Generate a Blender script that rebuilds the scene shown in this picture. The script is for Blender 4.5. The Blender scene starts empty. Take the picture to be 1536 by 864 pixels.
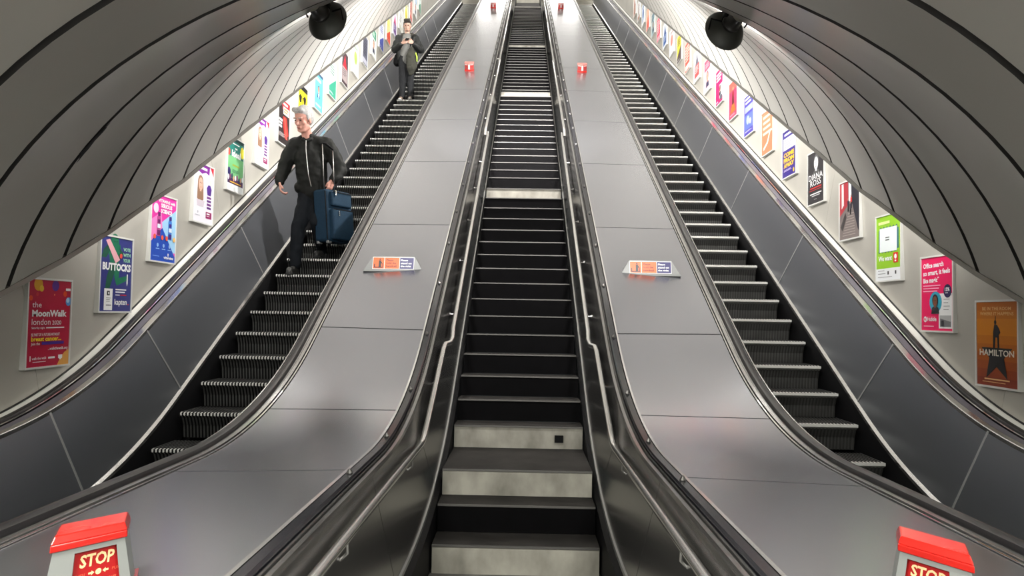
import bpy, bmesh, math, random
from mathutils import Vector, Matrix
import numpy as np
random.seed(4)
SCN = bpy.context.scene
COL = SCN.collection
# ------------------------------------------------------------------ units
# Everything is laid out in "u" (camera at the origin, X right, Y forward, Z up); W() turns u into metres.
SC = 0.85
Z0 = 1.815                       # floor lies 1.815 u under the camera
def W(x, y, z): return Vector((x * SC, y * SC, (z + Z0) * SC))
# ------------------------------------------------------------------ camera
cd = bpy.data.cameras.new('camera'); cam = bpy.data.objects.new('camera', cd); COL.objects.link(cam)
r_ = Vector((0.99972665, 0.0155401, 0.01746794)); u_ = Vector((-0.01687928, -0.03723676, 0.99916391)); f_ = Vector((-0.01617755, 0.99918563, 0.03696428))
cam.matrix_world = Matrix(((r_.x, u_.x, -f_.x, 0), (r_.y, u_.y, -f_.y, 0), (r_.z, u_.z, -f_.z, Z0 * SC), (0, 0, 0, 1)))
cd.sensor_width = 36; cd.lens = 36 * 1079.48 / 1536; cd.clip_start = 0.05; cd.clip_end = 200
SCN.camera = cam
# ------------------------------------------------------------------ world / exposure
wd = bpy.data.worlds.new('world'); SCN.world = wd; wd.use_nodes = True
wd.node_tree.nodes['Background'].inputs[0].default_value = (0.9, 1, 0.95, 1)
wd.node_tree.nodes['Background'].inputs[1].default_value = 0.02
SCN.view_settings.view_transform = 'Standard'; SCN.view_settings.look = 'None'
SCN.view_settings.gamma = 1; SCN.view_settings.use_curve_mapping = False
SCN.view_settings.exposure = 0.82
SCN.cycles.max_bounces = 8; SCN.cycles.diffuse_bounces = 4; SCN.cycles.glossy_bounces = 4
SCN.cycles.sample_clamp_indirect = 1.5; SCN.cycles.caustics_reflective = False; SCN.cycles.caustics_refractive = False
SCN.cycles.use_denoising = True
LAMP_POWER = 44; UP_POWER = 250; HALL_POWER = 88; COVE_POWER = 11; TOP_POWER = 60
def area_light(name, loc, direction, power, size, sy=None, color=(1, 0.975, 0.94), parent=None, shape='RECTANGLE', spread=180):
    ld = bpy.data.lights.new(name, 'AREA'); ld.energy = power; ld.color = color
    ld.shape = shape; ld.size = size
    if shape == 'RECTANGLE': ld.size_y = sy or size
    ld.spread = math.radians(spread)
    o = bpy.data.objects.new(name, ld); COL.objects.link(o)
    o.location = loc; o.rotation_euler = Vector(direction).to_track_quat('-Z', 'Y').to_euler()
    if parent: o.parent = parent; o.location = Vector(loc) - ORG[parent.name]
    return o
# ------------------------------------------------------------------ materials
MATS = {}
def mat(name, col, metal=0.0, rough=0.5, n=0.0, nscale=8, stretch=(1, 1, 1), bump=0.0, rvar=0.0, emit=0.0, coat=0.0, dark=None, spec=None, world=True, detail=2):
    if name in MATS: return MATS[name]
    m = bpy.data.materials.new(name); m.use_nodes = True; nt = m.node_tree; b = nt.nodes['Principled BSDF']
    c = (*col, 1)
    b.inputs['Base Color'].default_value = c; b.inputs['Metallic'].default_value = metal; b.inputs['Roughness'].default_value = rough
    if spec is not None: b.inputs['Specular IOR Level'].default_value = spec
    if coat: b.inputs['Coat Weight'].default_value = coat; b.inputs['Coat Roughness'].default_value = 0.08
    if emit: b.inputs['Emission Color'].default_value = c; b.inputs['Emission Strength'].default_value = emit
    if n or bump or rvar:
        tc = nt.nodes.new('ShaderNodeNewGeometry') if world else nt.nodes.new('ShaderNodeTexCoord'); mp = nt.nodes.new('ShaderNodeMapping'); mp.inputs['Scale'].default_value = stretch
        nz = nt.nodes.new('ShaderNodeTexNoise'); nz.inputs['Scale'].default_value = nscale; nz.inputs['Detail'].default_value = detail; nz.inputs['Roughness'].default_value = 0.5
        nt.links.new(tc.outputs['Position' if world else 'Object'], mp.inputs[0]); nt.links.new(mp.outputs[0], nz.inputs['Vector'])
        if n:
            mx = nt.nodes.new('ShaderNodeMix'); mx.data_type = 'RGBA'; rp = nt.nodes.new('ShaderNodeMapRange')
            rp.inputs[1].default_value = 0.3; rp.inputs[2].default_value = 0.75; nt.links.new(nz.outputs[0], rp.inputs[0])
            d = dark or tuple(v * (1 - n) for v in col)
            mx.inputs[6].default_value = c; mx.inputs[7].default_value = (*d, 1)
            nt.links.new(rp.outputs[0], mx.inputs[0]); nt.links.new(mx.outputs[2], b.inputs['Base Color'])
        if rvar:
            rr = nt.nodes.new('ShaderNodeMapRange'); rr.inputs[1].default_value = 0.3; rr.inputs[2].default_value = 0.7
            rr.inputs[3].default_value = rough - rvar; rr.inputs[4].default_value = rough + rvar
            nt.links.new(nz.outputs[0], rr.inputs[0]); nt.links.new(rr.outputs[0], b.inputs['Roughness'])
        if bump:
            bp = nt.nodes.new('ShaderNodeBump'); bp.inputs['Strength'].default_value = bump; bp.inputs['Distance'].default_value = 0.004
            nt.links.new(nz.outputs[0], bp.inputs['Height']); nt.links.new(bp.outputs[0], b.inputs['Normal'])
    MATS[name] = m; return m
M_VAULT = mat('vault_enamel', (0.74, 0.72, 0.67), 0.15, 0.27, n=0.08, nscale=1.2)
M_JOINT = mat('joint_black', (0.015, 0.013, 0.012), 0, 0.6)
M_EDGE = mat('edge_trim_metal', (0.10, 0.095, 0.085), 0.6, 0.4)
M_SHELL = mat('tunnel_lining', (0.03, 0.03, 0.03), 0, 0.9)
M_WALL = mat('wall_panel', (0.52, 0.50, 0.45), 0.25, 0.42, n=0.14, nscale=1.8)
M_DECK = mat('deck_steel', (0.40, 0.405, 0.435), 0.9, 0.25, n=0.05, nscale=1.0)
M_STEEL = mat('bright_steel', (0.62, 0.61, 0.60), 0.95, 0.22, n=0.12, nscale=6, rvar=0.05)
M_CHROME = mat('chrome', (0.8, 0.8, 0.78), 1.0, 0.10)
M_DSTEEL = mat('dark_steel', (0.20, 0.195, 0.19), 0.85, 0.24, n=0.12, nscale=1.5)
M_PANEL = mat('balustrade_panel', (0.30, 0.31, 0.335), 0.88, 0.31)
M_RUBBER = mat('handrail_rubber', (0.014, 0.013, 0.014), 0, 0.34, spec=.35)
M_STRIP = mat('lavender_strip', (0.15, 0.14, 0.17), 0.2, 0.4)
M_GROOVE = mat('groove', (0.01, 0.01, 0.01), 0, 0.7)
M_LEDGE = mat('pale_ledge', (0.88, 0.87, 0.82), 0.1, 0.4)
M_BLACK = mat('black_matt', (0.004, 0.004, 0.0045), 0, 0.6, spec=.10)
M_TREAD = mat('worn_stair_tread', (0.032, 0.029, 0.027), 0.0, 0.75, n=0.5, nscale=6, spec=.2)
M_RISER = mat('black_riser', (0.003, 0.0028, 0.0033), 0, 0.7, n=0.3, nscale=9, spec=.05)
M_PALE = mat('scuffed_pale_riser', (0.40, 0.38, 0.33), 0, 0.6, n=0.6, nscale=7, stretch=(1, 1, .6), dark=(0.17, 0.16, 0.135), detail=8)
M_NOSING = mat('worn_metal_nosing', (0.15, 0.145, 0.14), 0.8, 0.5)
M_FLOOR = mat('hall_floor', (0.16, 0.155, 0.145), 0, 0.6, n=0.4, nscale=5)
M_RIDGE = mat('step_ridge', (0.13, 0.13, 0.125), 0.7, 0.42, n=0.35, nscale=6)
M_GROOVE_SHADE = mat('step_groove_shade', (0.07, 0.068, 0.065), 0.6, 0.5, n=0.3, nscale=5)  # darker tone between the ribs: groove shade put into the colour
M_CLEAT = mat('cleat_nosing', (0.85, 0.84, 0.80), 0.6, 0.35)
M_WHITE = mat('poster_frame_white', (0.72, 0.72, 0.69), 0.15, 0.4)
M_LIGHT = mat('lit_tube', (1.0, 0.97, 0.9), 0, 0.5, emit=2)
# ------------------------------------------------------------------ object helpers
ORG = {}
def props(o, label=None, cat=None, group=None, kind=None):
    if label: o['label'] = label
    if cat: o['category'] = cat
    if group: o['group'] = group
    if kind: o['kind'] = kind
    return o
def empty(name, loc, label=None, cat=None, group=None, kind=None, parent=None):
    o = bpy.data.objects.new(name, None); COL.objects.link(o); ORG[o.name] = Vector(loc)
    o.empty_display_size = 0.1
    if parent: o.parent = parent; o.location = Vector(loc) - ORG[parent.name]
    else: o.location = loc
    return props(o, label, cat, group, kind)
def meshobj(name, verts, faces, mats, parent=None, origin=None, smooth=False, fm=None, metres=False, auto=None, **kw):
    """verts in u (or metres) world coordinates"""
    V = [Vector(v) if metres else W(*v) for v in verts]
    if origin is None:
        lo = Vector([min(v[i] for v in V) for i in range(3)]); hi = Vector([max(v[i] for v in V) for i in range(3)])
        origin = (lo + hi) / 2
        if parent is None: origin.z = lo.z
    me = bpy.data.meshes.new(name); me.from_pydata([v - origin for v in V], [], faces)
    if not isinstance(mats, (list, tuple)): mats = [mats]
    for m in mats: me.materials.append(m)
    if fm: me.polygons.foreach_set('material_index', fm)
    if smooth: me.polygons.foreach_set('use_smooth', [True] * len(me.polygons))
    bm = bmesh.new(); bm.from_mesh(me); bmesh.ops.recalc_face_normals(bm, faces=bm.faces)
    if auto:
        for e in bm.edges:
            if len(e.link_faces) == 2 and e.calc_face_angle(0) > math.radians(auto): e.smooth = False
    bm.to_mesh(me); bm.free(); me.update()
    o = bpy.data.objects.new(name, me); COL.objects.link(o); ORG[o.name] = origin
    if parent: o.parent = parent; o.location = origin - ORG[parent.name]
    else: o.location = origin
    return props(o, **kw)
def copyobj(o, parent, origin, rot=None):
    c = o.copy(); COL.objects.link(c); ORG[c.name] = Vector(origin)
    c.parent = parent; c.location = Vector(origin) - (ORG[parent.name] if parent else Vector())
    return c
class MB:
    def __init__(s): s.v = []; s.f = []; s.m = []
    def add(s, v, f, m=0):
        k = len(s.v); s.v += [tuple(p) for p in v]; s.f += [tuple(i + k for i in q) for q in f]; s.m += [m] * len(f); return s
    def box(s, x0, x1, y0, y1, z0, z1, m=0):
        return s.add([(x0, y0, z0), (x1, y0, z0), (x1, y1, z0), (x0, y1, z0), (x0, y0, z1), (x1, y0, z1), (x1, y1, z1), (x0, y1, z1)],
                     [(0, 3, 2, 1), (4, 5, 6, 7), (0, 1, 5, 4), (1, 2, 6, 5), (2, 3, 7, 6), (3, 0, 4, 7)], m)
    def tube(s, pts, r, n=10, m=0, cap=True):
        P = [Vector(p) for p in pts]; v = []; f = []
        up = None
        for i, p in enumerate(P):
            d = ((P[min(i + 1, len(P) - 1)] - P[max(i - 1, 0)])).normalized()
            if up is None: up = Vector((0, 0, 1)) if abs(d.z) < 0.9 else Vector((1, 0, 0))
            a = d.cross(up).normalized(); b = a.cross(d).normalized(); up = b
            rr = r[i] if isinstance(r, (list, tuple)) else r
            for k in range(n):
                q = 2 * math.pi * k / n; v.append(p + a * math.cos(q) * rr + b * math.sin(q) * rr)
        for i in range(len(P) - 1):
            for k in range(n): f.append((i * n + k, i * n + (k + 1) % n, (i + 1) * n + (k + 1) % n, (i + 1) * n + k))
        if cap: f.append(tuple(range(n - 1, -1, -1))); f.append(tuple(range((len(P) - 1) * n, len(P) * n)))
        return s.add(v, f, m)
    def lathe(s, prof, c, axis, n=28, m=0):
        ax = Vector(axis).normalized(); a = ax.orthogonal().normalized(); b = ax.cross(a); c = Vector(c); v = []; f = []
        for (t, r) in prof:
            for k in range(n):
                q = 2 * math.pi * k / n; v.append(c + ax * t + (a * math.cos(q) + b * math.sin(q)) * r)
        for i in range(len(prof) - 1):
            for k in range(n): f.append((i * n + k, i * n + (k + 1) % n, (i + 1) * n + (k + 1) % n, (i + 1) * n + k))
        return s.add(v, f, m)
    def build(s, name, mats, parent=None, **kw): return meshobj(name, s.v, s.f, mats, parent, fm=s.m, **kw)
# ------------------------------------------------------------------ the common longitudinal profile: level, 30 degree bend, incline
CY, CZ = 4.406, 3.70; TA = math.radians(30); ARC = 2.41; S30, C30 = 0.5, math.cos(TA)
def PT(X, H, t):
    if t >= 0:
        s = 5.666 + t; D = H + 2.699
        return (X, s * C30 + D * S30, s * S30 - D * C30)
    R = CZ + H
    if t > -ARC:
        ph = TA * (1 + t / ARC); return (X, CY + R * math.sin(ph), CZ - R * math.cos(ph))
    return (X, CY + t + ARC, -H)
def PD(X, D, s): return PT(X, D - 2.699, s - 5.666)      # incline coordinates: D below the camera's incline plane, s along it
T_END = 35.5; T_START = -7.3
def TS(t0, t1):
    ts = [t0]
    for i in range(0, 23):
        q = -ARC * (1 - i / 22)
        if t0 + 0.02 < q < t1 - 0.02: ts.append(q)
    return ts + [t1]
def sweep(mb, sec, ts, m=0, closed=True, cap=True, skew=0):
    n = len(sec); v = [PT(x, h, t + skew * (abs(x) - 1.43)) for t in ts for (x, h) in sec]; f = []
    for i in range(len(ts) - 1):
        for k in range(n if closed else n - 1):
            f.append((i * n + k, i * n + (k + 1) % n, (i + 1) * n + (k + 1) % n, (i + 1) * n + k))
    if closed and cap: f.append(tuple(range(n))); f.append(tuple(range((len(ts) - 1) * n, len(ts) * n)))
    return mb.add(v, f, m)
def strip(name, sec, t0, t1, mats, parent, smooth=False, skew=0, **kw):
    return sweep(MB(), sec, TS(t0, t1), skew=skew).build(name, mats, parent, smooth=smooth, auto=35 if smooth else None, **kw)
def rect(x0, h0, x1, h1, th, nx, nh):
    """thin slab section from (x0,h0) to (x1,h1) with thickness th towards (nx,nh)"""
    return [(x0, h0), (x1, h1), (x1 + nx * th, h1 + nh * th), (x0 + nx * th, h0 + nh * th)]
JT = [-2.80, -1.27] + [0.24 + 2.57 * k for k in range(14)]      # cross joints of the cladding
def pieces(name, sec, t0, t1, mats, parent, gap=0.006, smooth=False, skew=0):
    cuts = [t0] + [j for j in JT if t0 < j < t1] + [t1]
    for a, b in zip(cuts[:-1], cuts[1:]): strip(name, sec, a + gap, b - gap, mats, parent, smooth, skew=skew)

# ================================================================== SETTING
MB().box(-4.6, 4.6, -3.2, 7.5, -1.95, -1.815).build('floor', M_FLOOR, kind='structure')
# ---- ring frames of the vault (fitted): centre y, z and lean
RF = [(-3.2, -1.8, 0), (-2.2, -1.8, 0), (-1.2, -1.8, 0), (-.2, -1.8, 0), (.85, -1.8, 4), (1.85, -1.8, 11), (2.9, -1.8, 19), (3.75, -1.76, 25.5),
      (4.425, -1.702, 28.6), (4.784, -1.705, 25.3), (5.229, -1.514, 21.0), (5.755, -1.283, 19.7), (6.359, -.997, 21.9), (7.044, -.633, 24.3), (7.742, -.279, 27.5)]
s = 7.385
for k in range(46):
    RF.append((s * C30 + 4.105 * S30, s * S30 - 4.105 * C30, 29 if k == 0 else 30)); s += 0.742
VR = 3.722; VX = -0.055; EA = 0.485
def ringpt(k, a, R, extra_up=0.0):
    y, z, t = RF[k]; t = math.radians(t); X = VX + R * math.cos(a); h = R * math.sin(a) + extra_up
    return Vector((X, y - h * math.sin(t), z + h * math.cos(t)))
ceil = empty('ceiling', W(0, 6, 2), kind='structure')
NA = 48
for k in range(len(RF) - 1):
    mb = MB(); v = []; f = []
    g = 0.052 if k > 9 else 0.046
    for i in range(NA + 1):
        a = EA + (math.pi - 2 * EA) * i / NA
        p, q = ringpt(k, a, VR), ringpt(k + 1, a, VR); d = (q - p); L = d.length; d.normalize()
        po, qo = ringpt(k, a, VR + .045), ringpt(k + 1, a, VR + .045)
        g_ = g * .5
        # slightly dished panel with returned lips at both joints
        v += [po + d * g_, p + d * g_, p + d * (g_ + .02) , p.lerp(q, .5) + (po - p) * .18, q - d * (g_ + .02), q - d * g_, qo - d * g_]
        
    for i in range(NA):
        for j in range(6): f.append((i * 7 + j, i * 7 + j + 1, (i + 1) * 7 + j + 1, (i + 1) * 7 + j))
    mb.add(v, f); mb.m = [1 if j in (0, 5) else 0 for i in range(NA) for j in range(6)]; mb.build('vault_panel', [M_VAULT, M_JOINT], ceil, smooth=True, auto=40)
# lining behind the panels (shows in the joints) with cove covers down to the walls
v = []; f = []; prof = []
for k in range(len(RF)):
    row = []
    for sd in (0, 1):
        pass
    pts = [(3.97, None), (3.45, None)]
    hE = VR * math.sin(EA)
    def off(X, h):
        y, z, t = RF[k]; t = math.radians(t); return (VX + X, y - h * math.sin(t), z + h * math.cos(t))
    row.append(off(4.05, hE + .05)); row.append(off(3.95, hE + .42)); row.append(off(3.44, hE + .16))
    for i in range(NA + 1):
        a = EA + .03 + (math.pi - 2 * EA - .06) * i / NA; row.append(tuple(ringpt(k, a, VR + .05)))
    row.append(off(-3.44, hE + .16)); row.append(off(-3.95, hE + .42)); row.append(off(-4.05, hE + .05))
    v += row
n = len(row)
for k in range(len(RF) - 1):
    for j in range(n - 1): f.append((k * n + j, k * n + j + 1, (k + 1) * n + j + 1, (k + 1) * n + j))
meshobj('tunnel_lining', v, f, M_SHELL, ceil)
# a smear of soot beside one joint at the left
mb = MB(); rnd = random.Random(3); pts = []
for i in range(22):
    q = i / 22 * 2 * math.pi; rr_ = (1 + .35 * rnd.uniform(-1, 1)); pts.append((.030 * math.cos(q) * rr_, .10 * math.sin(q) * rr_))
def onv(k, fr, a, lift): 
    p = ringpt(k, a, VR - lift).lerp(ringpt(k + 1, a, VR - lift), fr); return tuple(p)
mb.add([onv(10, .03 + p[0] * 1.6, math.pi - .80 + p[1] * .45, .004) for p in pts], [tuple(range(22))]); mb.build('soot_mark', M_BLACK, ceil)
# edge trim along both lower edges of the vault
for sd, nm in ((-1, 'trim_1'), (1, 'trim_2')):
    v = []; f = []
    a = EA if sd > 0 else math.pi - EA
    for k in range(len(RF)):
        e = ringpt(k, a, VR); y, z, t = RF[k]; t = math.radians(t); up = Vector((0, -math.sin(t), math.cos(t))); X = Vector((sd, 0, 0))
        v += [e - X * .020 - up * .020, e + X * .04 - up * .026, e + X * .04 + up * .02, e - X * .012 + up * .012]
    for k in range(len(RF) - 1):
        for j in range(4): f.append((k * 4 + j, k * 4 + (j + 1) % 4, (k + 1) * 4 + (j + 1) % 4, (k + 1) * 4 + j))
    meshobj(nm, v, f, M_EDGE, kind='structure')
# walls behind the posters
for sd, nm in ((-1, 'wall_left'), (1, 'wall_right')):
    o_ = empty(nm, W(sd * 3.93 - .055, 5, -1), kind='structure')
    cuts = [T_START - 2.2, -5, -2.9] + [-.9 + 3.9 * k for k in range(10)] 
    for a, b in zip(cuts[:-1], cuts[1:]):
        sec = [(sd * 3.93 - .055, 0.955), (sd * 3.90 - .055, .2), (sd * 3.89 - .055, -1.45), (sd * 4.0 - .055, -1.45), (sd * 4.04 - .055, 1.0)]
        strip('wall_panel', sec, a + .002, b - .002, M_WALL, o_)
    sec = [(sd * 3.93 - .055, 0.96), (sd * 3.95 - .055, 2.2), (sd * 4.02 - .055, 2.2), (sd * 4.02 - .055, .98)]
    strip('plinth', sec, T_START - 2.2, T_END, M_DSTEEL, o_)
# end walls
MB().box(-4.3, 4.3, -3.35, -3.2, -1.95, 2.4).build('wall_back', M_WALL, kind='structure')
yT, zT = PT(0, 1.70, 34.7)[1:]
MB().box(-4.3, 4.3, yT - .3, yT + 8, zT - .25, zT).build('floor_upper', mat('upper_floor', (.45, .43, .36), 0, .5, n=.2, nscale=6), kind='structure')
MB().box(-5, 5, yT + 8, yT + 8.2, zT - 1, zT + 6).build('wall_front', mat('end_wall', (.62, .60, .5), 0, .6, n=.1, nscale=3), kind='structure')
MB().box(-5, 5, yT - 2, yT + 8.2, zT + 4.2, zT + 4.4).build('ceiling_upper', M_WALL, kind='structure')
for sd, nm in ((-1, 'wall_upper_left'), (1, 'wall_upper_right')):
    MB().box(min(sd * 4.2, sd * 4.35), max(sd * 4.2, sd * 4.35), yT - .5, yT + 8.2, zT - 1, zT + 4.4).build(nm, M_WALL, kind='structure')

# ================================================================== ESCALATORS
def esc_step(name, w, ridged):
    """origin on the nosing centre; returns (mesh builder lists) in u"""
    run, rise = .4335, .25
    nr = 34; mb = MB(); dx = w / nr
    prof = [(run + .01, 0), (.03, 0), (0, -.006), (0, -.032), (.035, -.05), (.075, -.14), (.09, -rise - .01)]
    dep = [.010, .010, .010, .010, .010, .010, .010]
    if not ridged: dep = [.006, .006, 0, 0, .004, .004, .004]
    for i in range(nr):
        x0 = -w / 2 + i * dx; xm = x0 + dx * .52; x1 = x0 + dx
        for (a, b, dd, rid) in ((x0, xm, 0, True), (xm, x1, 1, False)):
            v = []; 
            for (p, q), e in zip(prof, dep):
                oy = 0; oz = 0
                if dd: oz = -e; oy = e
                v += [(a, p + oy, q + oz), (b, p + oy, q + oz)]
            for j in range(len(prof) - 1):
                if ridged: m = (1 if j in (1, 2, 3) else 0) if rid else 2  # grooves black, nosing ridges bright: shade and caught light put into the colour
                else: m = 1 if j in (1, 2, 3) else (0 if rid else 3)
                mb.add([v[2 * j], v[2 * j + 1], v[2 * j + 3], v[2 * j + 2]], [(0, 1, 2, 3)], m)
            if rid:      # cheeks of the ridge
                for xx in (a, b):
                    for j in range(len(prof) - 1):
                        (p, q), (p2, q2) = prof[j], prof[j + 1]; e = dep[j]
                        if e: mb.add([(xx, p, q), (xx, p2, q2), (xx, p2 + e, q2 - e), (xx, p + e, q - e)], [(0, 1, 2, 3)], 2)
    mb.box(-w / 2, w / 2, .12, run, -rise - .02, -.02, 2)
    return mb
def place_local(mb, name, mats, parent, at):
    me = bpy.data.meshes.new(name); me.from_pydata([Vector(p) * SC for p in mb.v], [], mb.f)
    for m in mats: me.materials.append(m)
    me.polygons.foreach_set('material_index', mb.m); me.update()
    o = bpy.data.objects.new(name, me); COL.objects.link(o); o.parent = parent; o.location = W(*at) - ORG[parent.name]; ORG[o.name] = W(*at)
    return o
def step_path(s):
    """nosing point for parameter s on the step plane D=4.4, levelling out at the bottom"""
    if s >= 5.1: return PD(0, 4.4, s)
    x, y, z = PD(0, 4.4, 5.1); k = 5.1 - s
    # slope eases from 30 degrees to level over 1.6 u
    L = 1.7; q = min(k, L)
    y -= q * .90; z -= math.tan(TA) * .87 * (q - q * q / (2 * L))
    if k > L: y -= (k - L) * .87
    return (0, y, z)
OFF = -0.055; INO = -0.026
for sd in (-1, 1):
    nm = 'left' if sd < 0 else 'right'
    lab = ('escalator on the left with ribbed steps and bright cleated nosings, the two men ride it' if sd < 0 else
           'escalator on the right with empty steps and plain steel nosing lines')
    esc = empty('escalator', W(sd * 2.7 - .04, 5, -1.8), lab, 'escalator', 'long escalators either side of the middle stairs')
    a0, a1 = -2.0, T_END
    # steps
    xi, xo = (sd * 2.17 - .04, sd * 3.31 - .043); w = abs(xo - xi) - .012
    s_first = (9.107 - .5 * 18) if sd < 0 else (7.622 - .5 * 15)
    proto = None; n = 0
    while True:
        s_ = s_first + .5 * n; n += 1
        if s_ > 40.4: break
        if s_ < 2.2: continue
        p = step_path(s_); at = ((xi + xo) / 2, p[1], p[2])
        if proto is None:
            proto = place_local(esc_step('step', w, sd < 0), 'step', [M_RIDGE, M_CLEAT, M_BLACK, M_GROOVE_SHADE], esc, at)
        else: copyobj(proto, esc, W(*at))
    # outer balustrade panels
    X = lambda v: sd * v + OFF
    pieces('balustrade_panel', rect(X(3.597), .960, X(3.412), 1.648, .03, sd, .1), T_START, a1, M_PANEL, esc, smooth=True)
    for j in JT:
        if T_START < j < 24: strip('joint_strip', rect(X(3.5955), .963, X(3.410), 1.640, -.004, sd, .1), j - .009, j + .009, mat('joint_steel', (.7, .7, .7), .8, .35), esc)
    strip('skirt_trim', [(X(3.415), 1.64), (X(3.385), 1.655), (X(3.385), 1.685), (X(3.43), 1.67)], T_START, a1, M_STEEL, esc, label='bright steel line along the foot of the panels')
    strip('skirt', rect(X(3.387), 1.68, X(3.325), 2.0, .03, sd, 0), T_START, a1, M_BLACK, esc)
    # outer capping: silver trim, lavender strip, handrail
    strip('capping_trim', [(X(3.592), .975), (X(3.594), .948), (X(3.60), .943), (X(3.650), .943), (X(3.655), .955), (X(3.655), .985)], T_START, a1, M_STEEL, esc)
    strip('capping_strip', [(X(3.668), .99), (X(3.668), .953), (X(3.735), .953), (X(3.735), .99)], T_START, a1, M_STRIP, esc)
    strip('groove', [(X(3.60), .985), (X(3.93), .985), (X(3.93), 1.03), (X(3.60), 1.03)], T_START, a1, M_GROOVE, esc)
    strip('rail_highlight', [(X(3.748), .985), (X(3.748), .945), (X(3.758), .942), (X(3.760), .985)], T_START, a1, M_CHROME, esc)  # chrome line shaped as the highlight on the black handrail
    hr = [(X(3.765), .975), (X(3.763), .945), (X(3.775), .925), (X(3.80), .918), (X(3.82), .925), (X(3.832), .945), (X(3.830), .975)]
    strip('handrail', hr, T_START, a1, M_RUBBER, esc, smooth=True, label='black rubber handrail beside the poster wall')
    for a, b in zip([T_START, -2.2, 1.9, 5.8, 9.7, 13.6, 17.5, 21.4, 25.3], [-2.2, 1.9, 5.8, 9.7, 13.6, 17.5, 21.4, 25.3, a1]):
        strip('ledge', [(X(3.838), .985), (X(3.840), .953), (X(3.918), .947), (X(3.918), .985)], a + .003, b - .003, M_LEDGE, esc)
    strip('ledge_seal', [(X(3.918), .98), (X(3.918), .940), (X(3.932), .934), (X(3.935), .98)], T_START, a1, M_GROOVE, esc)
    # inner side (towards the stairs)
    X = lambda v: sd * v + INO
    pieces('inner_panel', rect(X(2.085), .915, X(2.12), 1.66, .03, -sd, 0), T_START, a1, M_PANEL, esc)
    strip('skirt', rect(X(2.125), 1.66, X(2.155), 2.0, .03, -sd, 0), T_START, a1, M_BLACK, esc)
    hr = [(X(2.008), .965), (X(2.005), .915), (X(2.016), .885), (X(2.036), .872), (X(2.056), .872), (X(2.073), .888), (X(2.08), .915), (X(2.076), .965)]
    strip('handrail', hr, T_START, a1, M_RUBBER, esc, smooth=True, label='black rubber handrail beside the steel deck')
    strip('handrail_guide', [(X(2.075), .93), (X(2.082), .893), (X(2.093), .893), (X(2.093), .95)], T_START, a1, M_STEEL, esc)
    # truss floor under the steps and comb plate
    strip('truss_pan', [(X(2.10), 2.06), (X(3.40), 2.06), (X(3.40), 2.1), (X(2.10), 2.1)], -2.3, a1, M_BLACK, esc)
    MB().box(min(xi, xo), max(xi, xo), .6, 3.3, -1.80, -1.735).build('comb_plate', M_STEEL, esc)
    # raised newel block closing the lower end
    for (x0, x1) in ((X(3.40), X(3.92)), (X(1.95), X(2.12))):
        y0 = PT(0, 1, T_START)[1]
        MB().box(min(x0, x1), max(x0, x1), y0 - .03, y0, -1.815, -.95).build('newel_end', M_STEEL, esc)

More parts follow.
